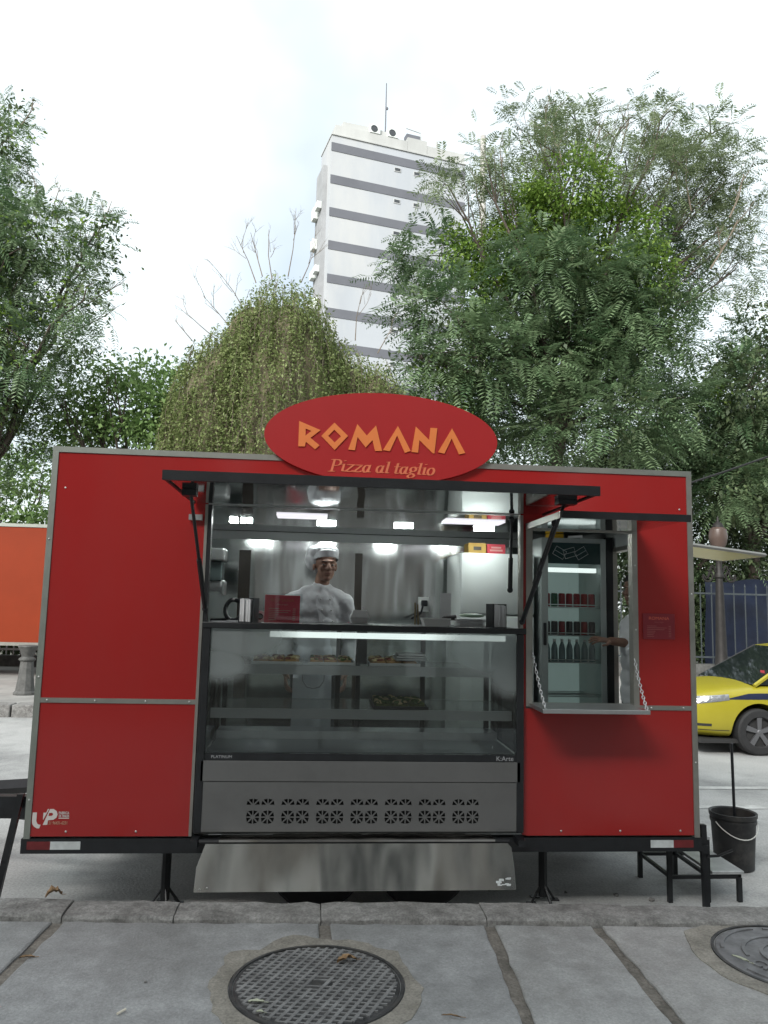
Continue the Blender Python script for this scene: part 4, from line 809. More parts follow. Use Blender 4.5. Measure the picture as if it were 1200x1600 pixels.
for si, z in enumerate(sh_z):
    m = MB()
    for yy in (cy0+.05, cy0+.15, cy0+.25, cy0+.35): m.tube([(cx0+b_+.002, yy, z), (cx1-b_-.002, yy, z)], .004, 5)
    m.tube([(cx0+b_+.002, cy0+.045, z+.018), (cx1-b_-.002, cy0+.045, z+.018)], .0035, 5); m.build('wire_shelf', M_WIRE, t)
    rows = 1
    ORD = ('leftmost', 'second from left', 'third from left', 'middle', 'third from right', 'second from right', 'rightmost')
    for rw in range(rows):
        for i in range(7):
            x = cx0+.062+i*.0525; y = cy0+.085+rw*.06
            if si in (0, 1, 4):
                k = 'r' if si == 0 and i not in (1,) else ('g' if si == 0 else ('d' if (i+si) % 3 else 'r'))
                o = bpy.data.objects.new('drink_can', canm[k]); col.objects.link(o); o.location = (x, y, z+.0045)
                tag(o, '%s drink can, %s on the %s shelf of the drinks cooler' % (names[k], ORD[i], ('top', 'second', 'third', 'fourth', 'bottom')[si]), 'can', 'drink cans in the cooler')
                l_ = bpy.data.objects.new('can_lid', ctm); col.objects.link(l_); l_.parent = o
            elif si == 2:
                o = bpy.data.objects.new('drink_bottle', botm); col.objects.link(o); o.location = (x, y, z+.0045); tag(o, 'capped drink bottle, %s on the %s shelf of the drinks cooler' % (ORD[i], ('third', 'fourth')[si-2]), 'bottle', 'drink bottles in the cooler')
                l_ = bpy.data.objects.new('bottle_cap', cpme); col.objects.link(l_); l_.parent = o
m = MB(); m.bbox(2.99, 3.09, 1.06, 1.16, cz1+.001, 2.119, .002); tag(m.build('yellow_carton', M_YBOX), 'small yellow carton on top of the drinks cooler', 'carton')
m = MB(); m.tube([(3.12, 1.05, cz1+.012), (3.20, 1.0, cz1+.016)], .009, 6); tag(m.build('paper_tube', M_PAPER), 'white paper tube lying on top of the drinks cooler', 'paper tube')

# ================================================================== PEOPLE
def capsule(m, p, q, r0, r1, n=14):
    p, q = Vector(p), Vector(q); k = 5; m.ell(p, (r0,)*3, n, 8); m.ell(q, (r1,)*3, n, 8)
    m.tube([p.lerp(q, i/k) for i in range(k+1)], [r0+(r1-r0)*i/k for i in range(k+1)], n)
def remesh(m, name, mat, vox=.01, sm=6, parent=None):
    me = m.mesh(name, mat); r_ = modded(me, [('REMESH', dict(mode='VOXEL', voxel_size=vox, use_smooth_shade=True)), ('SMOOTH', dict(factor=.5, iterations=sm))])
    r_.materials.clear(); r_.materials.append(mat); r_.polygons.foreach_set('use_smooth', [True]*len(r_.polygons)); return r_
def head(m, c, face, s=1.0):
    """skull, jaw, brow, nose, lips and ears as one union; face = yaw (0 looks to -Y)"""
    Rz = Matrix.Rotation(face, 4, 'Z'); f = lambda x, y, z: Vector(c)+Rz @ Vector((x*s, y*s, z*s))
    m.ell(f(0, .012, .035), (.072*s, .088*s, .085*s), 20, 14, M=Rz); m.ell(f(0, -.022, -.035), (.056*s, .062*s, .070*s), 18, 12, M=Rz)
    m.ell(f(0, -.055, -.082), (.028*s, .026*s, .022*s), 12, 8, M=Rz)
    m.ell(f(0, -.072, .026), (.048*s, .018*s, .012*s), 14, 8, M=Rz)                 # brow
    capsule(m, f(0, -.078, .018), f(0, -.096, -.020), .010*s, .0155*s, 10)          # nose
    for sx in (-1, 1):
        m.ell(f(sx*.014, -.086, -.022), (.010*s, .010*s, .008*s), 8, 6, M=Rz); m.ell(f(sx*.036, -.060, -.018), (.022*s, .020*s, .018*s), 10, 7, M=Rz)
        m.ell(f(sx*.074, .012, -.002), (.010*s, .022*s, .033*s), 10, 8, M=Rz)
    m.ell(f(0, -.080, -.046), (.024*s, .010*s, .007*s), 12, 7, M=Rz); m.ell(f(0, -.079, -.059), (.021*s, .011*s, .008*s), 12, 7, M=Rz)
    return f
def face_parts(f, par, s=1.0, face=0.):
    Rz = Matrix.Rotation(face, 4, 'Z')
    for sx in (-1, 1):
        m = MB(); m.ell(f(sx*.030, -.0725, .004), (.013*s, .008*s, .0065*s), 12, 8, M=Rz); e = m.build('eye', M_EYE, par, True)
        m = MB(); m.ell(f(sx*.030, -.0790, .004), (.0038*s, .003*s, .0042*s), 10, 6, M=Rz); m.build('iris', M_DARK, e, True)
        m = MB(); m.tube([f(sx*.048, -.072, .022), f(sx*.032, -.086, .027), f(sx*.014, -.088, .023)], [.0012*s, .0024*s, .0018*s], 6); m.build('eyebrow', M_HAIR, par, True)
    m = MB(); m.tube([f(-.022, -.080, -.052), f(-.008, -.0895, -.0525), f(.008, -.0895, -.0525), f(.022, -.080, -.052)], [.001*s, .0025*s, .0025*s, .001*s], 6); m.build('mouth', M_LIP, par, True)
def hand(m, wrist, d, palm_n, side, s=1.0, curl=.4, spread=.16):
    """palm with five separate bent fingers; d = pointing direction, palm_n = direction the palm faces, side = +1/-1 thumb side"""
    d = Vector(d).normalized(); n_ = Vector(palm_n); n_ = (n_-d*n_.dot(d)).normalized(); t = d.cross(n_)*side; w_ = Vector(wrist)
    for k in range(4):
        b = w_+d*.045*s+t*(.024-.016*k)*s; capsule(m, w_+t*(.012-.008*k)*s, b+d*.035*s, .013*s, .011*s, 10)
    for k, L in enumerate((.070, .078, .072, .056)):
        b = w_+d*.080*s+t*(.031-.0205*k)*s; a = curl*(1+.12*k); dd = (d*math.cos(a*.4)+n_*math.sin(a*.4)+t*(spread*(1.3-k))).normalized()
        p1 = b+dd*L*.45*s; d2 = (dd*math.cos(a)+n_*math.sin(a)).normalized(); p2 = p1+d2*L*.32*s; d3 = (d2*math.cos(a)+n_*math.sin(a)).normalized(); p3 = p2+d3*L*.25*s
        capsule(m, b, p1, .0080*s, .0076*s, 10); capsule(m, p1, p2, .0076*s, .0072*s, 10); capsule(m, p2, p3, .0072*s, .0062*s, 10)
    b = w_+d*.022*s+t*.028*s; p1 = b+(d*.6+t*.75+n_*.2).normalized()*.038*s; p2 = p1+(d*.9+t*.25+n_*.25).normalized()*.032*s
    capsule(m, w_+d*.01*s, b, .015*s, .013*s, 10); capsule(m, b, p1, .0125*s, .0098*s, 10); capsule(m, p1, p2, .0098*s, .0075*s, 10)

# --- chef
chx, chy = 1.415, .95; FA = R(14)
hc = (1.452, .915, 1.845)
B = MB(); hf = head(B, hc, FA, .98)
capsule(B, (1.440, .945, 1.78), (1.425, .962, 1.66), .046, .054)
def torso(m, e=0., zlow=.0):
    for (z, rx, ry) in ((1.605, .135, .088), (1.55, .155, .102), (1.47, .150, .108), (1.38, .142, .105), (1.28, .138, .105), (1.18, .145, .108)): m.ell((chx, chy+.01, z), (rx+e, ry+e, .085+e), 20, 10)
torso(B)
SH = ((1.248, .955, 1.612), (1.582, .955, 1.612)); EL = ((1.195, .99, 1.36), (1.640, .985, 1.36)); WR = ((1.225, .87, 1.165), (1.600, .88, 1.165))
for k in (0, 1):
    capsule(B, SH[k], EL[k], .050, .040); capsule(B, EL[k], WR[k], .038, .026); hand(B, WR[k], (.05*(1-2*k), -.45, -.85), ((1-2*k)*1., .1, -.1), 1 if k == 0 else -1, .92, .5)
    lx = chx+(-.075, .075)[k]; capsule(B, (lx, chy+.01, 1.12), (lx, chy, .80), .080, .056); capsule(B, (lx, chy, .80), (lx, chy+.02, .53), .054, .038); capsule(B, (lx, chy+.03, ZF+.045), (lx+.01*(2*k-1), chy-.11, ZF+.03), .036, .030)
chef = link('person', remesh(B, 'person', M_SKIN, .0048, 3)); tag(chef, 'person in white chef coat, apron and puffy white cap behind the display case', 'person')
face_parts(hf, chef, .98, FA)
Cc = MB()
torso(Cc, .016)
for k in (0, 1):
    capsule(Cc, SH[k], EL[k], .066, .056); capsule(Cc, EL[k], Vector(EL[k]).lerp(Vector(WR[k]), .85), .054, .046)
    capsule(Cc, SH[k], (chx+(k*2-1)*.06, .955, 1.665), .062, .055)
Cc.tube([(1.436, .945, 1.735), (1.430, .955, 1.70), (1.425, .96, 1.66)], [.060, .067, .085], 18)
cm = remesh(Cc, 'coat', M_CLOTH, .009, 6)
for v in cm.vertices:                                     # cloth folds
    f_ = mnoise.noise(Vector((v.co.x*16+v.co.z*5, v.co.y*10, v.co.z*7)))*.010+mnoise.noise(Vector((v.co.x*40+v.co.z*22, v.co.y*24, v.co.z*20)))*.004
    v.co += v.normal*f_
coat = link('coat', cm, chef)
def on_front(x, z, off):                                  # front surface of the coat at (x, z)
    best = None
    h = cm_bvh.ray_cast(Vector((x, -.2, z)), Vector((0, 1, 0)))
    return Vector((x, (h[0].y if h[0] is not None else chy-.1)-off, z))
from mathutils.bvhtree import BVHTree
cm_bvh = BVHTree.FromPolygons([v.co.copy() for v in cm.vertices], [tuple(p.vertices) for p in cm.polygons])
pts = [(1.405, 1.655), (1.40, 1.60), (1.415, 1.54), (1.43, 1.47), (1.44, 1.40)]
m = MB(); L_, R_ = [], []
for x, z in pts: L_.append(on_front(x, z, .006)); R_.append(on_front(x+.11, z, .004))
n = len(pts); m.add(L_+R_+[p+Vector((0, .006, 0)) for p in L_], [(i, n+i, n+i+1, i+1)[::-1] for i in range(n-1)]+[(2*n+i, i, i+1, 2*n+i+1) for i in range(n-1)]); m.build('coat_flap', M_CLOTH, coat, True)
for i, z in enumerate((1.63, 1.56, 1.49)):
    for dx_ in (.025, .085): 
        m = MB(); m.ell(on_front(1.405+dx_+.01*i, z, .007), (.006, .004, .006), 8, 6); m.build('button', M_FOAM, coat, True)
# apron
m = MB(); nx, nz2 = 14, 26; vs = []
for j in range(nz2+1):
    z = 1.475-(1.475-.79)*j/nz2
    for i in range(nx+1):
        u = i/nx*2-1; hw = .115 if z > 1.34 else .13+.01*(1.34-z)
        x = 1.392+u*hw*.92; h = cm_bvh.ray_cast(Vector((x, -.2, max(z, 1.14))), Vector((0, 1, 0))); y = (h[0].y if h[0] is not None else chy-.05)-.008
        if z < 1.14: y = min(y, chy-.10)-.01*math.sin((1.14-z)*3)
        y -= .009*mnoise.noise(Vector((x*18, z*3, 3)))+.006*math.sin(x*70+z*4)*max(0, (1.2-z))
        vs.append((x, y, z))
k = (nx+1)*(nz2+1); vs += [(x, y+.006, z) for x, y, z in vs]; q = nx+1
fs = [(j*q+i, j*q+i+1, (j+1)*q+i+1, (j+1)*q+i)[::-1] for j in range(nz2) for i in range(nx)]; fs += [tuple(k+a for a in f[::-1]) for f in fs]
m.add(vs, fs); ap = m.build('apron', M_APRON, chef, True)
m = MB(); m.tube([(1.33, .815, 1.19), (1.335, .81, 1.12), (1.36, .808, 1.085), (1.40, .807, 1.075), (1.44, .808, 1.085), (1.465, .81, 1.12), (1.47, .815, 1.19)], .004, 6); m.build('pocket_seam', mk('seam_grey', (.45, .46, .5), .9), ap, True)
# trousers and shoes
Tt = MB()
for k in (0, 1):
    lx = chx+(-.075, .075)[k]; capsule(Tt, (lx, chy+.01, 1.13), (lx, chy, .80), .092, .070); capsule(Tt, (lx, chy, .80), (lx, chy+.02, .545), .068, .056)
Tt.ell((chx, chy+.01, 1.13), (.155, .115, .09), 18, 10); link('trousers', remesh(Tt, 'trousers', M_NAVY, .011, 4), chef)
for k in (0, 1):
    lx = chx+(-.075, .075)[k]; S_ = MB(); capsule(S_, (lx, chy+.035, ZF+.048), (lx+.01*(2*k-1), chy-.12, ZF+.036), .046, .038); S_.box(lx-.042, lx+.042, chy-.15, chy+.08, ZF+.001, ZF+.02); link('shoe', remesh(S_, 'shoe', M_BLACKP, .008, 3), chef)
# cap: band and slouching crown
Rz = Matrix.Rotation(FA, 4, 'Z') @ Matrix.Rotation(R(-13), 4, 'X'); hcv = Vector(hc)+Vector((0, .006, .055))
m = MB(); m.lathe([(.084, -.022), (.090, -.020), (.093, .022), (.088, .028)], hcv, 32, M=Rz @ Matrix.Diagonal((.92, 1.08, 1, 1)), cap=False); hb = m.build('cap_band', M_CLOTH, chef, True)
m = MB(); m.ell(hcv+Vector((-.016, .03, .030)), (.102, .110, .046), 28, 16, M=Rz); m.ell(hcv+Vector((-.062, .045, -.010)), (.074, .085, .084), 24, 14, M=Rz); m.ell(hcv+Vector((-.03, .03, .025)), (.095, .10, .058), 24, 14, M=Rz); hm = remesh(m, 'cap_crown', M_CLOTH, .006, 6)
for v in hm.vertices: v.co += v.normal*(.003*math.sin(math.atan2(v.co.y-hcv.y, v.co.x-hcv.x)*11)+.006*mnoise.noise(v.co*24))
link('cap_crown', hm, chef)
# --- second person in the end doorway, arm reaching in
P = MB(); px_, py_ = 3.505, .80; ph = (3.485, .80, 1.735); pf = head(P, ph, R(-60), .98)
capsule(P, (px_-.012, .80, 1.67), (px_, .80, 1.56), .046, .052)
def torso2(m, e=0.):
    for (z, rx, ry) in ((1.50, .085, .140), (1.44, .100, .155), (1.36, .105, .150), (1.27, .104, .142), (1.17, .105, .138), (1.08, .108, .142)): m.ell((px_, py_, z), (rx+e, ry+e, .085+e), 20, 10)
torso2(P)
s1 = (px_-.01, py_-.165, 1.50); e1 = (3.43, .60, 1.30); w1 = (3.325, .765, 1.405)
s2 = (px_, py_+.165, 1.50); e2 = (3.53, 1.0, 1.27); w2 = (3.50, .93, 1.06)
s1 = (px_+.03, py_-.15, 1.49); e1 = (3.575, .72, 1.375); w1 = (3.315, .80, 1.405)
capsule(P, s1, e1, .046, .040); capsule(P, e1, w1, .039, .026); hand(P, w1, (-.95, -.02, .12), (.05, .35, -.9), 1, .95, .30, .24)
capsule(P, s2, e2, .046, .040); capsule(P, e2, w2, .038, .027); hand(P, w2, (-.1, -.1, -1), (-1, 0, 0), 1, .92, .5)
for k in (-1, 1):
    ly = py_+k*.075; capsule(P, (px_, ly, 1.05), (px_-.01, ly, .76), .078, .055); capsule(P, (px_-.01, ly, .76), (px_+.0, ly, .53), .053, .037); capsule(P, (px_+.02-.03, ly, ZF+.045), (px_-.13, ly, ZF+.03), .035, .03)
per = link('person', remesh(P, 'person', M_SKIN2, .0045, 2)); tag(per, 'person in a white t-shirt reaching one arm across the drinks window', 'person'); face_parts(pf, per, .98, R(-60))
m = MB(); torso2(m, .016)
capsule(m, s1, Vector(s1).lerp(Vector(e1), .6), .066, .062); capsule(m, s2, Vector(s2).lerp(Vector(e2), .7), .066, .062); m.ell((px_, py_, 1.03), (.122, .156, .06), 18, 8); tm = remesh(m, 't_shirt', M_CLOTH, .010, 5)
for v in tm.vertices: v.co += v.normal*mnoise.noise(Vector((v.co.x*14, v.co.y*14, v.co.z*9)))*.012
link('t_shirt', tm, per)
m = MB()
for k in (-1, 1): ly = py_+k*.075; capsule(m, (px_, ly, 1.04), (px_-.01, ly, .76), .090, .07); capsule(m, (px_-.01, ly, .76), (px_, ly, .545), .067, .055)
link('trousers', remesh(m, 'trousers', M_NAVY, .011, 4), per)
m = MB(); m.ell(Vector(ph)+Vector((.018, 0, .055)), (.088, .084, .078), 20, 12); m.ell(Vector(ph)+Vector((.045, 0, .01)), (.06, .075, .085), 18, 12); hm = remesh(m, 'hair', M_HAIR, .007, 3); link('hair', hm, per)
for k in (-1, 1):
    ly = py_+k*.075; S_ = MB(); capsule(S_, (px_-.02, ly, ZF+.048), (px_-.15, ly, ZF+.036), .045, .037); S_.box(px_-.18, px_+.03, ly-.04, ly+.04, ZF+.001, ZF+.02); link('shoe', remesh(S_, 'shoe', M_BLACKP, .008, 3), per)

# ================================================================== STEP STOOL, BUCKET
t = thing('step_stool', 'black framed two step stool with aluminium tread at the trailer door', 'step stool', (3.6, .45, 0))
M_TREAD = mk('aluminium_tread', (.62, .63, .63), .35, .7, var=.15, vscale=14, bump=.001, bscale=80)
ya, yb = .235, .63; sq = .012
def bar(m, p, q, s=sq): m.tube([p, q], s*1.35, 4)
for (x, y, h) in ((3.415, ya, .335), (3.415, yb, .335), (3.635, ya, .335), (3.635, yb, .335), (3.82, ya, .13), (3.82, yb, .13)):
    m = MB(); m.box(x-sq, x+sq, y-sq, y+sq, 0, h); m.build('leg', M_BLACK, t)
m = MB()
for (p, q) in (((3.415, ya, .14), (3.82, ya, .14)), ((3.415, yb, .14), (3.82, yb, .14)), ((3.415, ya, .14), (3.415, yb, .14)), ((3.635, ya, .14), (3.635, yb, .14)), ((3.82, ya, .14), (3.82, yb, .14))):
    a, b = Vector(p), Vector(q); m.box(min(a.x, b.x)-.009, max(a.x, b.x)+.009, min(a.y, b.y)-.009, max(a.y, b.y)+.009, .125+.0004*len(m.f), .143+.0004*len(m.f))
m.build('frame', M_BLACK, t)
m = MB(); m.bbox(3.655, 3.842, ya-.016, yb+.016, .150, .168, .003); m.build('lower_tread', M_TREAD, t)
m = MB(); m.bbox(3.40, 3.648, ya-.016, yb+.016, .336, .354, .003); m.build('upper_tread', M_TREAD, t)
bc = Vector((4.108, .80, 0))
t = thing('bucket', 'worn black plastic bucket standing on the road right of the steps', 'bucket', bc)
m = MB(); m.lathe([(.112, .002), (.118, .004), (.133, .27), (.140, .285), (.140, .302), (.134, .304), (.144, .318), (.146, .340), (.140, .342), (.130, .335), (.126, .27), (.110, .012), (.02, .010)], bc, 36, cap=False); b_ = m.build('pail', M_BUCKET, t, True)
m = MB(); m.lathe([(.001, .25), (.126, .25)], bc, 30, cap=False); m.build('contents', mk('bucket_fill', (.06, .055, .05), .9, var=.5, vscale=30), t)
m = MB(); hp = [bc+Vector((.143*math.cos(a), .143*math.sin(a)*.98-.004, .29-.085*math.sin((a-R(195))/R(150)*math.pi))) for a in np.linspace(R(195), R(345), 16)]; m.tube(hp, .0035, 6); m.build('wire_handle', mk('white_wire', (.62, .62, .58), .5), t)
m = MB(); m.tube([bc+Vector((.0, -.02, .255)), bc+Vector((-.012, -.03, .765))], .0095, 8); m.ell(bc+Vector((-.012, -.03, .766)), (.0098,)*3, 8, 6); tag(m.build('broom_handle', M_BLACKP, None, True), 'thin black broom handle standing up in the bucket', 'broom handle')

# ================================================================== TAXI
tx, ty, hw = 5.70, 5.22, .76
taxi = thing('taxi', 'yellow taxi with dark blue side stripe passing at the right edge', 'taxi', (7.6, ty, 0))
stn = [(-.00, .26, .60, .50), (.05, .21, .665, .60), (.18, .175, .71, .68), (.42, .165, .75, .735), (.78, .165, .785, .755), (1.10, .16, .80, .76), (1.7, .155, .81, .765), (2.5, .155, .82, .765), (3.1, .16, .84, .755), (3.6, .19, .83, .71), (3.82, .24, .74, .64), (3.88, .30, .60, .56)]
vs = []; K = 12
for (x, zl, zt, wdt) in stn:
    half = [(.0, zl), (wdt*.80, zl), (wdt*.97, zl+.08), (wdt, zl+(zt-zl)*.48), (wdt*.985, zt-.085), (wdt*.90, zt-.02), (wdt*.5, zt+.012), (0, zt+.02)]
    ring = [(tx+x, ty-a, z) for a, z in half]+[(tx+x, ty+a, z) for a, z in half[-2:0:-1]]; vs += ring
K = len(ring); m = MB(); fs = [(i*K+j, i*K+(j+1) % K, (i+1)*K+(j+1) % K, (i+1)*K+j)[::-1] for i in range(len(stn)-1) for j in range(K)]; fs += [tuple(range(K)), tuple((len(stn)-1)*K+j for j in range(K))[::-1]]
m.add(vs, fs); me = modded(m.mesh('b', M_YEL), [('SUBSURF', dict(levels=3, render_levels=3))])
WXF, WXR, WR_ = tx+.80, tx+3.12, .262
cm_ = MB()
for wx in (WXF, WXR): cm_.lathe([(.315, -.3), (.315, 2.2)], (wx, ty+.72, .27), 40, M=Matrix.Rotation(math.pi/2, 4, 'X'))
co = cm_.build('cutter', M_UNDER); bo = bpy.data.objects.new('tmpb', me); col.objects.link(bo); md = bo.modifiers.new('b', 'BOOLEAN'); md.operation = 'DIFFERENCE'; md.object = co; md.solver = 'EXACT'
me2 = evald(bo); bpy.data.objects.remove(bo); bpy.data.objects.remove(co); me2.materials.clear(); me2.materials.append(M_YEL); me2.polygons.foreach_set('material_index', [0]*len(me2.polygons)); me2.polygons.foreach_set('use_smooth', [True]*len(me2.polygons)); me2.set_sharp_from_angle(angle=R(40))
body = link('body', me2, taxi)
bvh = BVHTree.FromPolygons([v.co.copy() for v in me2.vertices], [tuple(p.vertices) for p in me2.polygons])
def sidep(x, z, off=.004):
    h = bvh.ray_cast(Vector((x, ty-2, z)), Vector((0, 1, 0))); y = h[0].y if h[0] is not None else ty-hw
    return Vector((x, y-off, z))
def decal(name, pts_lo, pts_hi, mat, off=.004, par=body):
    m = MB(); n = len(pts_lo); A = [sidep(x, z, off) for x, z in pts_lo]; Bq = [sidep(x, z, off) for x, z in pts_hi]
    Mq = [(a+b)/2 for a, b in zip(A, Bq)]; Mq = [sidep(p.x, p.z, off) for p in Mq]
    m.add(A+Mq+Bq, [(r*n+i, r*n+i+1, (r+1)*n+i+1, (r+1)*n+i) for r in (0, 1) for i in range(n-1)]); return m.build(name, mat, par, True)
xs = list(np.linspace(.46, 3.7, 30)); decal('side_stripe', [(tx+x, .615+.02*min(1, x/1.2)) for x in xs], [(tx+x, .615+.02*min(1, x/1.2)+.068*min(1, (x-.40)/.3)) for x in xs], M_TBLUE)
xs = list(np.linspace(.06, .46, 9)); decal('headlight', [(tx+x, .545+.07*(x/.46)) for x in xs], [(tx+x, .625+.055*(x/.46)**.8) for x in xs], M_CHROME, .006)
xs = list(np.linspace(.10, .26, 5)); decal('fog_lamp_recess', [(tx+x, .315) for x in xs], [(tx+x, .345) for x in xs], M_UNDER, .003)
xs = list(np.linspace(.03, .46, 8)); decal('bumper_crease', [(tx+x, .268) for x in xs], [(tx+x, .276) for x in xs], M_UNDER, .003)
m = MB(); m.box(tx+.12, tx+3.75, ty-.68, ty+.68, .13, .175); m.build('underbody', M_UNDER, taxi)
# greenhouse
gb = [(.80, .655), (1.62, .67), (2.75, .66), (3.42, .60)]; gt = [(1.52, .52), (1.9, .55), (2.6, .54), (2.95, .50)]
zb_, zr = .785, 1.20
def gh(px_e, z_off):
    lo = [(tx+x, ty-w_-px_e, zb_) for x, w_ in gb]+[(tx+x, ty+w_+px_e, zb_) for x, w_ in gb[::-1]]; hi = [(tx+x, ty-w_-px_e, zr+z_off) for x, w_ in gt]+[(tx+x, ty+w_+px_e, zr+z_off) for x, w_ in gt[::-1]]
    return lo+hi, [(i, (i+1) % 8, 8+(i+1) % 8, 8+i) for i in range(8)]+[tuple(range(8, 16))]
m = MB(); m.add(*gh(0, 0)); gw = m.build('windows', M_DGLASS, taxi)
m = MB()
rv = [(tx+x, ty-s*w_, zr+.001) for s in (1,) for x, w_ in gt]+[(tx+x, ty+w_, zr+.001) for x, w_ in gt[::-1]]; rin = [((a-(tx+2.3))*.72+tx+2.3, (b-ty)*.7+ty, zr+.045) for a, b, c in rv]; rout = [((a-(tx+2.3))*1.03+tx+2.3, (b-ty)*1.03+ty, zr-.02) for a, b, c in rv]
m.add(rout+rv+rin, [(i, (i+1) % 8, 8+(i+1) % 8, 8+i) for i in range(8)]+[(8+i, 8+(i+1) % 8, 16+(i+1) % 8, 16+i) for i in range(8)]+[tuple(range(16, 24))]); m.build('roof', M_YEL, taxi, True)
for s in (-1, 1):
    for (i, wd_) in ((0, .026), (1, .018), (2, .022), (3, .03)):
        if i == 1: continue
        wd_ = .010 if s > 0 else wd_; p = (tx+gb[i][0], ty+s*(gb[i][1]+.002), zb_-.01); q_ = (tx+gt[i][0], ty+s*(gt[i][1]+.002), zr); m = MB(); m.tube([p, q_], wd_, 6); m.build('pillar', M_YEL if i != 2 and s < 0 else M_UNDER, taxi, True)
m = MB(); m.bbox(tx+1.36, tx+1.46, ty-.84, ty-.73, .83, .92, .02); m.build('side_mirror', M_YEL, taxi, True)
m = MB(); m.box(tx+1.02, tx+1.025, ty-.50, ty-.42, .90, .94); m.build('windscreen_sticker', M_CARDR, gw)
for wx in (WXF, WXR):
    for s in (-1, 1):
        yy = ty+s*(hw-.10); Mr = Matrix.Rotation(math.pi/2*(1 if s < 0 else -1), 4, 'X')
        m = MB(); m.lathe([(.165, .08), (.175, .092), (.24, .090), (.260, .072), (.262, -.07), (.24, -.09), (.165, -.09)], (wx, yy, .262), 40, M=Mr, cap=False); ty_ = m.build('tyre', M_RUBBER, taxi, True)
        m = MB(); m.lathe([(.02, .05), (.16, .045), (.168, .082), (.172, .080), (.172, -.08)], (wx, yy, .262), 36, M=Mr); m.build('rim_dish', M_UNDER, ty_, True)
        for k in range(5):
            a = R(72*k+18); m = MB(); Mk = Matrix.Translation((wx, yy, .262)) @ Mr @ Matrix.Rotation(a, 4, 'Z')
            m.add([Mk @ Vector(p) for p in ((.02, -.022, .074), (.165, -.030, .080), (.165, .030, .080), (.02, .022, .074), (.02, -.022, .055), (.165, -.03, .055), (.165, .03, .055), (.02, .022, .055))], [(0, 1, 2, 3), (0, 4, 5, 1), (1, 5, 6, 2), (2, 6, 7, 3), (3, 7, 4, 0)]); m.build('spoke', M_RIM, ty_)
        m = MB(); m.ell((wx, yy+s*.07, .262), (.03, .012, .03), 12, 6); m.build('hub_cap', M_RIM, ty_, True)

# ================================================================== FAR SIDE OF THE ROAD
# bollard
b0 = Vector((-2.88, 8.05, .15))
t = thing('bollard', 'old grey fluted bollard on the far pavement at the left edge', 'bollard', b0)
n = 10; m = MB(); m.lathe([(.165, 0), (.165, .03), (.14, .06), (.115, .25), (.10, .44), (.095, .49)], b0, 10); m.build('shaft', M_BOLL, t)
m = MB(); m.lathe([(.097, .49), (.12, .51), (.12, .53), (.08, .56), (.10, .63), (.135, .69), (.145, .71), (.14, .725), (.08, .73)], b0, 20); m.build('capital', M_BOLL, t, True)
# orange trailer across the road
YO = 10.4; p0 = at(0, 1003, 'y', YO); p1 = at(0, 818, 'y', YO); zo0, zo1 = p0.z, p1.z+.01
ot = thing('orange_trailer', 'orange panelled trailer with metal trim parked across the road at left', 'food trailer', (-4.5, YO+.9, .15))
ox0, ox1 = -7.4, -2.55
m = MB(); m.box(ox0, ox1, YO, YO+1.8, zo0, zo1-.06); m.build('body', M_ORANGE, ot)
m = MB(); m.box(ox0-.01, ox1+.01, YO-.015, YO+1.8, zo1-.06, zo1); m.build('roof_trim', M_ALUG, ot); m = MB(); m.box(ox0, ox1, YO-.015, YO+.1, zo0-.06, zo0-.001); m.build('bottom_trim', M_ALU, ot)
for x in (ox0+.1, ox1-.2): 
    m = MB(); m.box(x, x+.07, YO+.1, YO+.17, .15, zo0-.06); m.build('leg', M_BLACK, ot); m = MB(); m.box(x, x+.07, YO+1.6, YO+1.67, .15, zo0); m.build('leg', M_BLACK, ot)
for y in (YO+.15, YO+1.5):
    m = MB(); m.lathe([(.15, -.08), (.27, -.085), (.29, -.05), (.29, .05), (.27, .085), (.15, .08)], (-6.2, y, .44), 24, M=Matrix.Rotation(math.pi/2, 4, 'X')); m.build('tyre', M_RUBBER, ot, True)
# railings
def railing(name, label, x0, x1, y, zb, h, pitch, mat, wall=None):
    t = thing(name, label, 'railing', ((x0+x1)/2, y, zb)); bm_ = MB(); bm_.tube([(0, 0, 0), (0, 0, h)], .016, 6); bm_.lathe([(.016, h), (.024, h+.02), (.002, h+.09)], (0, 0, 0), 6); me = bm_.mesh('baluster', mat)
    n = int((x1-x0)/pitch)
    for i in range(n+1):
        o = link('baluster', me, t); o.location = (x0+i*pitch, y, zb)
    for zz_ in (.12, .30, h-.15) if h < 1.2 else (.15, h-.15):
        m = MB(); m.box(x0-.05, x1+.05, y-.02, y+.02, zb+zz_-.02, zb+zz_+.02); m.build('rail', mat, t)
    if wall:
        m = MB(); m.box(x0-.1, x1+.1, y-.12, y+.12, .15, zb-.003); m.build('plinth', wall, t)
    return t
railing('park_railing', 'pale metal railing on a dark plinth below the orange trailer', -7.2, -2.6, 12.9, .38, .62, .145, mk('pale_fence', (.55, .56, .56), .5), M_BOLL)
railing('park_railing', 'tall dark metal park railing in front of the blue tarp at right', 7.0, 14.2, 13.0, .45, 1.75, .27, M_FENCED, M_BOLL)
m = MB(); nx, nz2 = 30, 8; vs = []
for j in range(nz2+1):
    for i in range(nx+1):
        x = 10.6+4.6*i/nx; z = .25+2.1*j/nz2; vs.append((x, 13.5+.10*mnoise.noise(Vector((x*1.3, z*.8, 0))), z+.12*mnoise.noise(Vector((x*.8, 5, 0)))*(j/nz2)))
k = len(vs); vs += [(x, y+.01, z) for x, y, z in vs]; q = nx+1; fs = [(j*q+i, j*q+i+1, (j+1)*q+i+1, (j+1)*q+i) for j in range(nz2) for i in range(nx)]; fs += [tuple(k+a for a in f[::-1]) for f in fs]
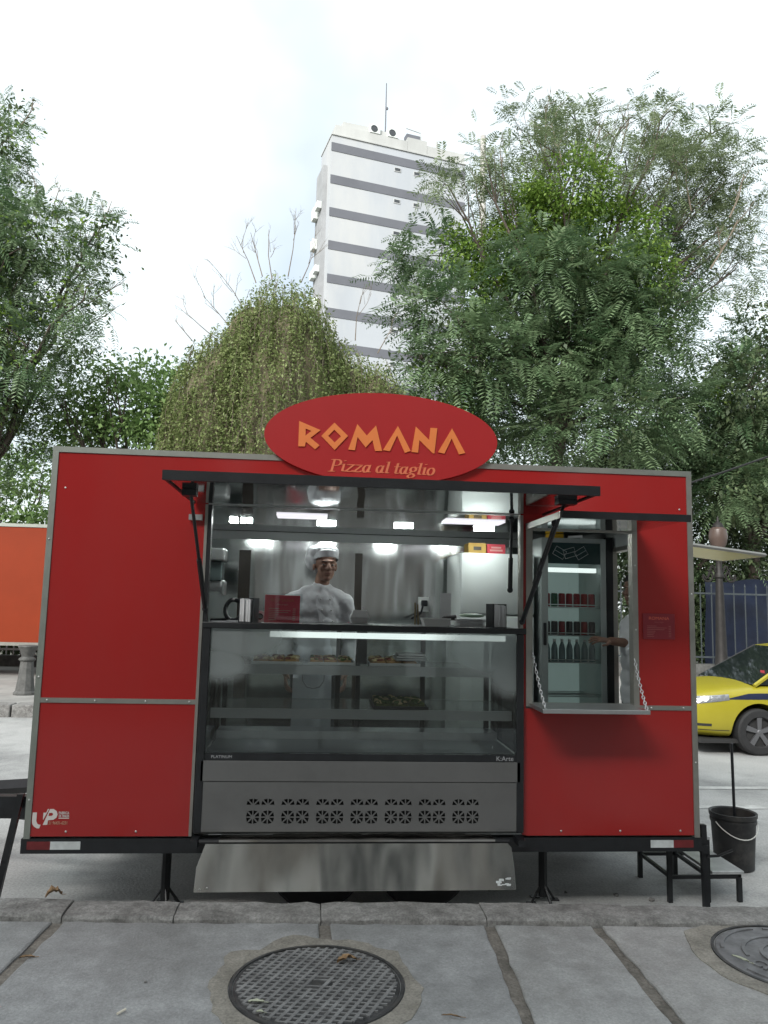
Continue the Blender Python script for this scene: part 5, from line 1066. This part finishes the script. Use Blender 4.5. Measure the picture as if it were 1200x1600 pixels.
m.add(vs, fs); tag(m.build('blue_tarp', M_BLUE, None, True), 'blue tarpaulin hung behind the park railing at right', 'tarp')
# ornate lamp post
lb = Vector((9.62, 11.0, .15)); zt_ = 3.48
t = thing('street_lamp', 'old ornate iron street lamp with scroll brackets behind the taxi', 'street lamp', lb)
m = MB(); m.lathe([(.18, 0), (.18, .25), (.145, .30), (.125, .55), (.115, .60), (.10, 1.1), (.08, 1.85), (.07, 2.15), (.095, 2.18), (.095, 2.24), (.065, 2.28), (.06, 2.62), (.09, 2.66), (.09, 2.72)], lb, 16); m.build('post', M_LAMPI, t, True)
m = MB(); m.lathe([(.08, 2.72), (.16, 2.86), (.19, 3.02), (.17, 3.16), (.10, 3.22)], lb, 18); m.build('globe', M_GLOBE, t, True)
m = MB(); m.lathe([(.12, 3.21), (.09, 3.28), (.03, 3.33), (.02, 3.40), (.002, 3.45)], lb, 14); m.build('finial', M_LAMPI, t, True)
for s in (-1, 1):
    m = MB(); pts = [lb+Vector((s*(.08+.20*u-.0), 0, 2.28+.14*math.sin(u*5))) for u in np.linspace(0, 1, 8)]; c_ = lb+Vector((s*.25, 0, 2.20)); pts += [c_+Vector((s*.10*math.cos(a)*(1-.12*a/3), 0, .10*math.sin(a)*(1-.12*a/3))) for a in np.linspace(.3, -4.6, 14)]; m.tube(pts, .022, 6); m.build('scroll_bracket', M_LAMPI, t, True)
# concrete utility pole among the trees
pp = at(755, 440, 'y', 17.0); pt = at(755, 213, 'y', 17.0)
m = MB(); m.tube([(pp.x, 17, 0), (pt.x, 17, pt.z)], [.15, .085], 12); tag(m.build('utility_pole', mk('pole_concrete', (.42, .41, .39), .9, var=.15)), 'plain concrete utility pole rising behind the large right tree', 'pole')

# ================================================================== TOWER
TH = 42.0
A = at(519, 210, 'z', TH); Bp = at(727, 258, 'z', TH); A.z = Bp.z = 0
ex = (Bp-A).normalized(); ey = Vector((-ex.y, ex.x, 0)); wt = (Bp-A).length; dpt = 3.6
tw = thing('apartment_tower', 'white high-rise with dark grey horizontal bands behind the trees', 'tower', A)
TM = Matrix(((ex.x, ey.x, 0, A.x), (ex.y, ey.y, 0, A.y), (0, 0, 1, 0), (0, 0, 0, 1)))
m = MB(); m.box(0, wt, 0, dpt, 0, TH, M=TM); m.build('wall', M_WALLW, tw)
bz = [at(519-(yy-210)*.045, yy, 'y', A.y).z for yy in (222, 234, 272, 284, 323, 337, 376, 388, 428, 441, 480, 493)]
zb0 = bz[0]; per_ = (bz[0]-bz[10])/5
for k in range(11):
    z1 = zb0-per_*k; m = MB(); m.box(-.03, wt+.03, -.04, -.003, z1-.78, z1, M=TM); m.build('band', M_WALLG, tw)
    for (xa) in (wt*.455, wt*.60):
        m = MB(); m.box(xa, xa+.62, -.05, -.003, z1-1.42, z1-1.02, M=TM); w_ = m.build('window', M_WINFR, tw)
        m = MB(); m.box(xa+.05, xa+.57, -.056, -.051, z1-1.36, z1-1.08, M=TM); m.build('pane', M_WIN, w_)
m = MB(); m.box(-.06, wt+.08, -.10, dpt, TH-.02, TH+.10, M=TM); m.build('cornice', M_WALLC, tw)
for (x0_, x1_, h, nm) in ((.3, 7.0, .95, 'parapet'), (7.02, 8.9, 1.35, 'stair_head'), (8.92, wt-.05, .95, 'parapet')):
    m = MB(); m.box(x0_, x1_, .05, 2.5, TH+.10, TH+.10+h, M=TM); m.build(nm, M_WALLC, tw)
m = MB(); m.prism([[(.9, 0), (6.2, 0), (6.1, .3), (4.0, .62), (1.0, .5)]], TM @ FRONT(0, 1.6, TH+1.06), 1.4); m.build('plant_room', M_WALLC, tw)
for x in (3.4, 5.1):
    m = MB(); m.bbox(x, x+1.0, -.02, .35, TH+1.06, TH+1.85, .03, M=TM); q_ = m.build('air_conditioner', M_WHITE, tw); m = MB(); m.lathe([(.30, -.05), (.26, -.05)], (0, 0, 0), 20, M=Matrix.Identity(4)); 
    me = MB(); me.lathe([(.32, 0), (.32, .02), (.24, .025), (.24, .01), (.02, .01)], (0, 0, 0), 24); fm = me.mesh('fan', M_WIN, True); fm.transform(TM @ Matrix.Translation((x+.42, -.024, TH+1.46)) @ Matrix.Rotation(math.pi/2, 4, 'X')); link('fan', fm, q_)
m = MB(); m.box(7.0, 8.4, .3, 1.0, TH+1.46, TH+1.95, M=TM); m.build('roof_tank', M_WALLG, tw); m = MB(); m.tube([TM @ Vector(p) for p in ((8.3, .2, TH+1.4), (8.3, .2, TH+2.2), (6.9, .2, TH+2.35))], .04, 5); m.tube([TM @ Vector(p) for p in ((9.9, .2, TH+1.0), (9.9, .2, TH+1.75))], .12, 6); m.build('roof_pipe', M_WALLC, tw)
an = at(604, 130, 'y', A.y+2); m = MB(); m.tube([(an.x, A.y+2, TH+1), (an.x, A.y+2, an.z)], [.07, .04], 6); m.ell((an.x+.12, A.y+2, TH+4.2), (.1, .1, .16), 8, 6); m.build('antenna', M_WALLG, tw)
m = MB(); m.box(-.38, -.005, 1.2, dpt-.05, 0, TH-2.2, M=TM); m.build('side_wing', mk('tower_side', (.30, .31, .32), .8, var=.15, vscale=.6), tw)
rs = random.Random(12)
for k in range(9):
    z = TH-6.3-per_*k*.98; 
    for yy in (1.3, 2.5):
        if rs.random() < .25: continue
        m = MB(); m.bbox(-.80, -.39, yy, yy+.85, z+rs.uniform(-.4, .4), z+.75, .03, M=TM); m.build('air_conditioner', M_WHITE, tw)

# ================================================================== TREES
def mesh_np(name, V, F4, mat, tint=None):
    me = bpy.data.meshes.new(name); nv = len(V); nf = len(F4)
    me.vertices.add(nv); me.vertices.foreach_set('co', V.astype(np.float32).ravel()); me.loops.add(nf*4); me.loops.foreach_set('vertex_index', F4.astype(np.int32).ravel())
    me.polygons.add(nf); me.polygons.foreach_set('loop_start', np.arange(0, nf*4, 4, dtype=np.int32)); me.update(calc_edges=True)
    if tint is not None:
        at_ = me.attributes.new('tint', 'FLOAT', 'POINT'); at_.data.foreach_set('value', tint.astype(np.float32))
    me.materials.append(mat); return me
def unit(v): return v/np.maximum(np.linalg.norm(v, axis=-1, keepdims=True), 1e-9)
def leaves(P, D, U, L, Wd, tint, fold=.25):
    """one rhombic leaf for each point: P base, D direction, U roughly up"""
    D = unit(D); S = unit(np.cross(D, U)); N = unit(np.cross(S, D)); L = L[:, None]; Wd = Wd[:, None]
    b = P; tp = P+D*L; l = P+D*L*.45+S*Wd*.5+N*Wd*fold; r_ = P+D*L*.45-S*Wd*.5+N*Wd*fold
    V = np.stack([b, r_, tp, l], 1).reshape(-1, 3); F = np.arange(len(V)).reshape(-1, 4); return V, F, np.repeat(tint, 4)
def fronds(P, D, L, tint, pairs=9, wid=.30, droop=.35):
    """feathery compound leaves: a drooping rachis with pairs of narrow pinnae"""
    n = len(P); D = unit(D); up = np.array([0, 0, 1.])[None]; S = unit(np.cross(D, up)+rng.normal(0, .15, (n, 3))); N = unit(np.cross(S, D))
    Vs, Ts = [], []
    for k in range(pairs):
        t = (k+.6)/pairs; c = P+D*(L*t)[:, None]-np.array([0, 0, 1.])[None]*(L*droop*t*t)[:, None]; plen = L*wid*math.sin(math.pi*(.12+.80*t))**.7
        for s in (-1, 1):
            d = unit(S*s+D*.45-N*.18+rng.normal(0, .10, (n, 3))); wq = L*.045*rng.uniform(.8, 1.3, n); e = unit(np.cross(d, N))
            q = np.stack([c, c+d*(plen*.5)[:, None]+e*wq[:, None]*.6, c+d*plen[:, None]-N*(plen*.12)[:, None], c+d*(plen*.5)[:, None]-e*wq[:, None]*.6], 1); Vs.append(q); Ts.append(np.repeat(tint[:, None], 4, 1))
    V = np.stack(Vs, 1).reshape(-1, 3); T_ = np.stack(Ts, 1).reshape(-1); return V, np.arange(len(V)).reshape(-1, 4), T_
def w2(px, py, Y): p = at(px, py, 'y', Y); return np.array(p), (Y+4.1)/1200
def shell(n, c, r, inner=.35, low=.0):
    """points through the outer part of an ellipsoid"""
    d = unit(rng.normal(0, 1, (n, 3))); rad = 1-inner*rng.random(n)**1.6
    return c+d*r*rad[:, None], d
def clumps(spec, Y, dz=1.0, jity=1.4):
    o = []
    for (px, py, rx, ry, *e) in spec:
        c, s = w2(px, py, Y+rng.uniform(-jity, jity)); dep = e[0] if e else 1.; o.append((c, np.array([rx*s, max(rx, ry)*s*.8, ry*s]), dep))
    return o
def subclump_points(cl, n_sub, per, spread, dens=1.):
    """light and dark sub-clumps on each clump's shell: returns leaf base points and outward directions"""
    P, Dr, T_ = [], [], []
    for c, r, dep in cl:
        ns = max(3, int(n_sub*dep*(r[0]*r[2])/1.0)); sc, sd = shell(ns, c, r, .45)
        for i in range(ns):
            n = max(2, int(per*rng.uniform(.6, 1.4))); q = sc[i]+rng.normal(0, 1, (n, 3))*spread*np.array([1, 1, .6]); P.append(q); Dr.append(unit(sd[i][None]*.9+rng.normal(0, .55, (n, 3)))); T_.append(np.clip(rng.normal(rng.uniform(.15, .75), .18, n), 0, 1))
    return np.concatenate(P), np.concatenate(Dr), np.concatenate(T_)
def woody(name, base, spec_cl, mat, parent, r0, n_twig=2, seed=0, fork=.45):
    """tapered trunk that forks into a limb for each clump, with twigs"""
    r = random.Random(seed); m = MB(); base = Vector(base); top = sum((Vector(c) for c, _, _ in spec_cl), Vector())/len(spec_cl); h = (top.z-base.z)
    fk = base.lerp(Vector((base.x*.6+top.x*.4, base.y, base.z+h*fork)), 1.); pts = [base.lerp(fk, t)+Vector((r.uniform(-.08, .08), r.uniform(-.08, .08), 0))*(t > 0) for t in np.linspace(0, 1, 6)]; m.tube(pts, [r0*(1.25 if i == 0 else 1-.08*i) for i in range(6)], 10)
    for c, rad, dep in spec_cl:
        c = Vector(c); L = (c-fk).length; mid = fk.lerp(c, .5)+Vector((r.uniform(-.1, .1)*L, r.uniform(-.1, .1)*L, .10*L)); n = 7
        cur_ = [fk*(1-t)**2+mid*2*t*(1-t)+c*t*t for t in np.linspace(0, 1, n)]; cur_ = [p+Vector((r.uniform(-1, 1), r.uniform(-1, 1), r.uniform(-1, 1)))*.03*L*(0 < i < n-1) for i, p in enumerate(cur_)]
        m.tube(cur_, [max(.010, r0*.30*(1-.13*i)) for i in range(n)], 6)
        for k in range(n_twig):
            d = Vector((r.gauss(0, 1), r.gauss(0, 1), r.gauss(.4, .7))).normalized(); e = c+Vector((d.x*rad[0], d.y*rad[1], d.z*rad[2]))*r.uniform(.7, 1.05); s_ = cur_[r.randint(3, 6)]
            m.tube([s_, s_.lerp(e, .5)+Vector((r.uniform(-.1, .1), 0, r.uniform(0, .15))), e], [.018, .011, .004], 5)
    return m.build(name, mat, parent, True)
def twigs(m, c, d, L, r, depth, rnd):
    c, d = Vector(c), Vector(d).normalized(); mid = c+d*L*.5+Vector((rnd.gauss(0, .04), rnd.gauss(0, .04), 0))*L; e = c+d*L; m.tube([c, mid, e], [r, r*.75, r*.4], 5)
    if depth:
        for k in range(rnd.randint(2, 3)):
            t = rnd.uniform(.35, .95); twigs(m, c.lerp(e, t), d+Vector((rnd.gauss(0, .6), rnd.gauss(0, .5), rnd.uniform(-.1, .5))), L*rnd.uniform(.35, .6), r*.55, depth-1, rnd)
LM_FEATH = leaf_mat('feathery_leaf', (.065, .125, .055), (.23, .32, .17), .30)
LM_GREY = leaf_mat('grey_green_leaf', (.11, .155, .075), (.27, .33, .18), .35)
LM_VINE = leaf_mat('vine_leaf', (0.09, 0.18, 0.028), (0.25, 0.36, 0.07), .40)
LM_OLIVE = leaf_mat('olive_vine_leaf', (.12, .165, .055), (.32, .38, .16), .38)
LM_BRIGHT = leaf_mat('bright_leaf', (0.11, 0.2, 0.06), (0.26, 0.38, 0.14), .42)
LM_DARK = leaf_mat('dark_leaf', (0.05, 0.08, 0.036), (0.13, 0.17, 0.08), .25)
UPV = lambda n: np.tile(np.array([0, 0, 1.]), (n, 1))+rng.normal(0, .5, (n, 3))
def add_fronds(name, cl, n_sub, per, spread, L, mat, parent, pairs=9):
    P, D, T_ = subclump_points(cl, n_sub, per, spread); D = D+np.array([0, 0, -.05]); V, F, t_ = fronds(P, D, L*rng.uniform(.65, 1.25, len(P)), T_, pairs); return tag(link(name, mesh_np(name, V, F, mat, t_), parent), kind='stuff')
def add_leaves(name, cl, n_sub, per, spread, L, mat, parent, asp=.55):
    P, D, T_ = subclump_points(cl, n_sub, per, spread); n = len(P); D = D+np.array([0, 0, -.35]); Ls = L*rng.uniform(.6, 1.3, n); V, F, t_ = leaves(P, D, UPV(n), Ls, Ls*asp, T_); return tag(link(name, mesh_np(name, V, F, mat, t_), parent), kind='stuff')

# --- large right tree
YR = 12.0
rt = thing('large_tree', 'tall feathery leaved tree overgrown with bright climber at right', 'tree', (5.6, YR, 0))
dense = clumps([(690, 400, 70, 35), (640, 415, 35, 22, .8), (700, 490, 80, 42), (645, 480, 45, 25, .7), (745, 560, 90, 50), (820, 500, 100, 70), (900, 560, 110, 80), (1000, 500, 85, 80), (810, 640, 100, 60), (925, 660, 120, 70), (1020, 640, 80, 70), (700, 620, 70, 55), (1060, 420, 60, 55), (860, 420, 90, 60), (960, 430, 80, 60), (760, 430, 60, 50), (660, 560, 45, 35), (830, 560, 110, 70), (900, 480, 110, 80), (1040, 560, 60, 60)], YR)
sparse = clumps([(960, 215, 110, 40, .35), (835, 200, 50, 55, .3), (1050, 270, 75, 55, .4), (1130, 270, 55, 55, .35), (1095, 370, 70, 55, .5), (800, 290, 55, 50, .4), (1150, 420, 50, 50, .35), (700, 290, 45, 25, .5), (1030, 190, 40, 40, .3), (1170, 340, 35, 60, .25), (760, 250, 40, 40, .3), (900, 190, 60, 40, .3), (1110, 210, 50, 50, .3), (980, 270, 90, 50, .5), (1080, 310, 60, 50, .5), (870, 240, 60, 45, .4), (790, 330, 40, 40, .5)], YR)
vine = clumps([(890, 300, 75, 55), (850, 350, 85, 55), (960, 370, 85, 65), (800, 400, 70, 50), (1000, 430, 60, 60, .8), (880, 400, 90, 60, .8), (760, 480, 45, 60, .7), (720, 560, 35, 50, .6), (1010, 520, 45, 60, .5), (690, 620, 45, 60, .6), (740, 390, 50, 40, .6)], YR-.4, jity=.6)
woody('trunk', (6.2, YR+.3, 0), dense[::2]+sparse, M_BARK, rt, .22, 7, 1, .55)
add_fronds('crown', dense, 50, 7, .21, .56, LM_FEATH, rt)
add_fronds('crown_spray', sparse, 190, 6, .20, .42, LM_GREY, rt, 8)
add_leaves('climber', vine, 110, 44, .18, .095, LM_VINE, rt)
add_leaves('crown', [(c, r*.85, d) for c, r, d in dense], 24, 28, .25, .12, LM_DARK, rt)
m = MB(); rd = random.Random(5)
for (px, py) in ((790, 330), (880, 260), (930, 260), (1010, 260), (1080, 330), (1110, 420), (850, 260), (970, 240), (1140, 340), (1060, 300), (760, 340)):
    c, s = w2(px, py, YR+rd.uniform(-.8, .8)); twigs(m, c, (rd.uniform(-.45, .45)+(px-930)/500, rd.uniform(-.2, .2), 1), rd.uniform(1.0, 1.6), .022, 2, rd)
tag(m.build('dry_twigs', M_TWIG, rt), kind='stuff')
# --- tree at the right edge
YE = 14.0; et = thing('edge_tree', 'dark leafy tree half cut off at the right edge', 'tree', (13.5, YE, 0))
cl = clumps([(1165, 610, 75, 70), (1120, 680, 70, 60), (1190, 520, 40, 45, .6), (1185, 700, 60, 70), (1220, 600, 80, 90), (1150, 760, 80, 60), (1080, 660, 50, 50, .7), (1230, 730, 60, 70)], YE)
woody('trunk', (12.6, YE+.4, 0), cl, M_BARK, et, .20, 3, 3, .5); add_fronds('crown', cl, 45, 8, .2, .5, LM_FEATH, et); add_leaves('crown', cl, 45, 28, .25, .13, LM_DARK, et)
cl = clumps([(1090, 610, 45, 28), (1110, 590, 30, 22, .8)], YE-.6); add_leaves('climber', cl, 60, 30, .15, .10, LM_VINE, et)
# --- low dark trees behind the lamp post
YD = 15.5; dt = thing('park_tree', 'low dark tree mass with crooked branches behind the street lamp', 'tree', (11.0, YD, 0))
cl = clumps([(1020, 730, 90, 60), (1110, 780, 90, 60), (1180, 830, 80, 60), (1110, 870, 80, 60, .8), (1090, 960, 60, 60), (1080, 1030, 60, 50), (960, 760, 80, 50), (1180, 910, 70, 40, .6), (1140, 700, 80, 40), (1230, 870, 60, 80), (1160, 780, 80, 50), (1100, 920, 70, 50), (975, 880, 50, 45), (985, 950, 50, 50), (960, 830, 60, 40), (1030, 850, 60, 60), (1040, 950, 50, 60)], YD, jity=.8)
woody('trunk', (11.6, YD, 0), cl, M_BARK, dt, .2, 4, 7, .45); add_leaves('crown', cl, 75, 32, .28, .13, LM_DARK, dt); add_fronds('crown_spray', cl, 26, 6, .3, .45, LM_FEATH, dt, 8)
m = MB()
for pl in ([(1085, 760), (1130, 785), (1165, 800), (1200, 840)], [(1090, 890), (1120, 850), (1150, 815)], [(1150, 790), (1170, 740), (1195, 700)]):
    m.tube([at(a, b, 'y', YD-.9) for a, b in pl], [.07, .06, .05, .04][:len(pl)], 6)
m.build('branch', M_BARK, dt, True)
# --- background hedge trees behind the trailer
YB = 17.0; ht = thing('hedge_tree', 'dark green background tree behind the oval sign and trailer roof', 'tree', (6.0, YB, 0))
cl = clumps([(640, 690, 60, 60), (720, 690, 80, 70), (820, 710, 90, 70), (920, 720, 90, 60), (1000, 700, 80, 60)], YB, jity=.6); woody('trunk', (6.4, YB, 0), cl, M_BARK, ht, .2, 2, 9, .5); add_fronds('crown', cl, 18, 7, .25, .55, LM_FEATH, ht, 8); add_leaves('crown', cl, 30, 26, .28, .15, LM_DARK, ht)
# --- vine-draped tree in the middle
YV = 10.0; vt = thing('vine_draped_tree', 'olive green tree completely draped in hanging climber in the middle', 'tree', (1.2, YV, 0))
lobes = [(440, 660, 105, 235), (340, 690, 80, 180), (520, 690, 85, 165), (585, 690, 55, 135), (300, 700, 48, 130), (400, 560, 60, 100)]
Ps, Ds, Ts = [], [], []; stems = MB(); core = MB(); rd = random.Random(11)
for (px, py, rx, ry) in lobes:
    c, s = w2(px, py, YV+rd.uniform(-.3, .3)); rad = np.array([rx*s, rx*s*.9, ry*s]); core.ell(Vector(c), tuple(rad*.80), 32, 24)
    ns = int(rad[0]*rad[2]*560)
    th = rng.uniform(0, 2*np.pi, ns); zz_ = rng.uniform(-.35, 1, ns)**1.0
    for i in range(ns):
        sn = math.sqrt(max(0, 1-zz_[i]**2)); p0_ = c+rad*np.array([sn*math.cos(th[i]), sn*math.sin(th[i]), zz_[i]])*rng.uniform(.84, 1.06)
        nl = rng.integers(14, 34); Lh = nl*.034; t_ = np.arange(nl)/nl; out_ = np.array([math.cos(th[i]), math.sin(th[i]), 0.])
        ph_ = rng.uniform(0, 6); path = p0_[None]+np.stack([out_[0]*.10*np.sin(t_*2)+.025*np.sin(t_*7+ph_), out_[1]*.10*np.sin(t_*2)+.025*np.cos(t_*6+ph_), -t_*Lh], 1)
        Ps.append(path+rng.normal(0, .022, (nl, 3))); Ds.append(unit(rng.normal(0, .7, (nl, 3))+out_[None]*.5+np.array([[0, 0, -.45]]))); Ts.append(np.clip(rng.normal(rng.uniform(.1, .75), .15, nl), 0, 1))
        if i % 4 == 0: stems.tube([Vector(q) for q in path[::max(1, nl//4)]], .005, 3, cap=False)
Ps = np.concatenate(Ps); n = len(Ps); Ls = .058*rng.uniform(.6, 1.4, n); V, F, t_ = leaves(Ps, np.concatenate(Ds), UPV(n), Ls, Ls*.5, np.concatenate(Ts)); tag(link('crown', mesh_np('crown', V, F, LM_OLIVE, t_), vt), kind='stuff')
tag(stems.build('hanging_stems', M_TWIG, vt), kind='stuff')
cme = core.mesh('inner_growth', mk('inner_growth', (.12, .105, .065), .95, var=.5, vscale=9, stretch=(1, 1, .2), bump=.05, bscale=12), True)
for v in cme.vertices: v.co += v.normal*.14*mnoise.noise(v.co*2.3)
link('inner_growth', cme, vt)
m = MB(); m.tube([(1.0, YV, 0), (1.05, YV, 1.5), (1.0, YV, 3.2)], [.2, .16, .12], 10); m.build('trunk', M_BARK, vt, True)
m = MB(); rd = random.Random(21)
for (px, py, dx_, L) in ((400, 430, -.45, 1.0), (425, 425, -.1, 1.0), (450, 420, .1, 1.05), (410, 420, -.3, .9), (360, 500, -.9, .8), (340, 520, -1.2, .8), (380, 470, -.7, .8), (470, 430, .35, .7), (555, 520, .1, .9), (590, 540, .5, .6), (300, 520, -.9, .5)):
    c, s = w2(px, py+12, YV); twigs(m, c, (dx_, 0, 1), L, .011, 3, rd)
tag(m.build('dry_twigs', M_TWIG, vt), kind='stuff')
# --- small bright tree left of it
YS_ = 10.8; st_ = thing('small_tree', 'small bright green leafy tree between the left tree and the draped tree', 'tree', (-1.9, YS_, 0))
cl = clumps([(200, 640, 80, 45), (140, 610, 40, 32, .7), (235, 590, 45, 32, .8), (180, 580, 35, 25, .6), (260, 650, 50, 50), (130, 660, 55, 35), (210, 685, 90, 30), (270, 610, 40, 40), (95, 630, 30, 25, .5)], YS_, jity=.7)
woody('trunk', (-2.0, YS_+.2, 0), cl, M_BARK, st_, .12, 3, 13, .55); add_leaves('crown', cl, 120, 28, .2, .115, LM_BRIGHT, st_)
# --- left tree
YL = 10.5; lt = thing('left_tree', 'tall feathery tree cut off by the left edge', 'tree', (-5.2, YL, 0))
cl = clumps([(10, 185, 42, 26, .7), (-40, 230, 70, 60), (5, 290, 35, 30, .8), (60, 375, 70, 45), (150, 360, 35, 32, .7), (10, 400, 70, 60), (60, 460, 80, 55), (130, 470, 45, 40, .7), (140, 410, 40, 30, .6), (40, 540, 70, 50), (10, 610, 60, 60), (110, 540, 40, 35, .5), (-50, 480, 80, 120), (-30, 350, 70, 80), (60, 620, 50, 50, .5), (10, 690, 60, 40, .8), (-60, 620, 70, 80)], YL)
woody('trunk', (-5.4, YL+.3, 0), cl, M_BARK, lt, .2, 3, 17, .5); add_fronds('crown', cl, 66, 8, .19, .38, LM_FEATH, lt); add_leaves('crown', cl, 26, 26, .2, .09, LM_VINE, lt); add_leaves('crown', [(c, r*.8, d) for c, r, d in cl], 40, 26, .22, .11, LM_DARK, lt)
cl2 = clumps([(120, 350, 50, 40, .4), (50, 330, 50, 40, .4), (130, 640, 40, 50, .35), (160, 480, 40, 40, .3)], YL); add_fronds('crown_spray', cl2, 110, 5, .2, .34, LM_GREY, lt, 8)
m = MB(); rd = random.Random(31)
for (px, py, dx_, L) in ((150, 370, .3, .8), (90, 350, 0, .8), (130, 480, 1.2, .9), (30, 200, .5, .5), (60, 330, -.2, .8), (110, 520, 1.5, .8)):
    c, s = w2(px, py, YL); twigs(m, c, (dx_, 0, .9), L, .014, 2, rd)
tag(m.build('dry_twigs', M_TWIG, lt), kind='stuff')
# --- low shrubs behind the orange trailer
YH = 14.0; sh_ = thing('park_shrub', 'loose green shrub growing above the orange trailer', 'shrub', (-6.0, YH, 0))
cl = clumps([(20, 740, 60, 40), (60, 790, 50, 40), (-10, 800, 50, 40), (70, 725, 35, 25), (-60, 760, 60, 60), (30, 840, 80, 40), (100, 820, 40, 60)], YH, jity=.5); woody('trunk', (-5.8, YH, 0), cl, M_BARK, sh_, .1, 2, 19, .4); add_leaves('crown', cl, 40, 24, .22, .15, LM_BRIGHT, sh_); add_fronds('crown_spray', cl, 14, 5, .2, .45, LM_GREY, sh_, 8)
# low dark planting behind the railing at left
ps_ = thing('park_hedge', 'dark low hedge behind the pale railing at left', 'hedge', (-5, 14.2, 0)); cl = [(np.array([-8.2+.8*i, 14.3, .9]), np.array([.7, .5, .8]), 1.) for i in range(9)]; add_leaves('foliage', cl, 90, 26, .2, .14, LM_DARK, ps_)
m = MB()
for i in range(9): m.tube([(-8.2+.8*i, 14.3, 0), (-8.1+.8*i, 14.3, .8)], [.03, .012], 6)
m.build('stems', M_BARK, ps_)
# --- street building behind the viewpoint (it shades the pavement and is what the steel mirrors)
sb = thing('street_building', 'brownish street building with dark windows standing behind the viewpoint', 'building', (2, -12, 0))
m = MB(); m.box(-26, 30, -20, -12, 0, 11.4); m.build('wall', M_BRICKB, sb)
wf = MB(); wf.box(-.75, .75, -.06, -.0, 0, 2.0); wme = wf.mesh('window', M_WINFR); pf_ = MB(); pf_.box(-.66, .66, .0, .012, .09, 1.91); pme = pf_.mesh('pane', M_WIN)
for fl_ in range(3):
    for i in range(16):
        o = link('window', wme, sb); o.location = (-23+3.2*i, -11.99+.055, 3.0+2.6*fl_); q_ = bpy.data.objects.new('pane', pme); col.objects.link(q_); q_.parent = o
M_ADDWHITE = mk('added_white', (.74, .74, .72), .8, var=.06, vscale=1)  # unseen white columns added so the steel back wall mirrors bright streaks
for x0_, x1_ in ((-9.6, -9.0), (-4.9, -4.3), (-.65, -.05), (3.3, 3.9), (6.6, 7.2), (11.4, 12.0), (16.0, 16.6)):
    m = MB(); m.bbox(x0_, x1_, -11.995, -11.75, .15, 11.3, .02); m.build('added_white_column', M_ADDWHITE, sb)
m = MB(); m.bbox(1.05, 1.95, -11.99, -11.9, .15, 4.2, .02); m.build('added_white_panel', M_ADDWHITE, sb)  # unseen panel added so its reflection makes a bright blob on the skirt
m = MB(); m.box(-26.2, 30.2, -20.2, -11.7, 11.4, 11.8); m.build('cornice', M_WALLC, sb)
print('objects', len(bpy.data.objects))
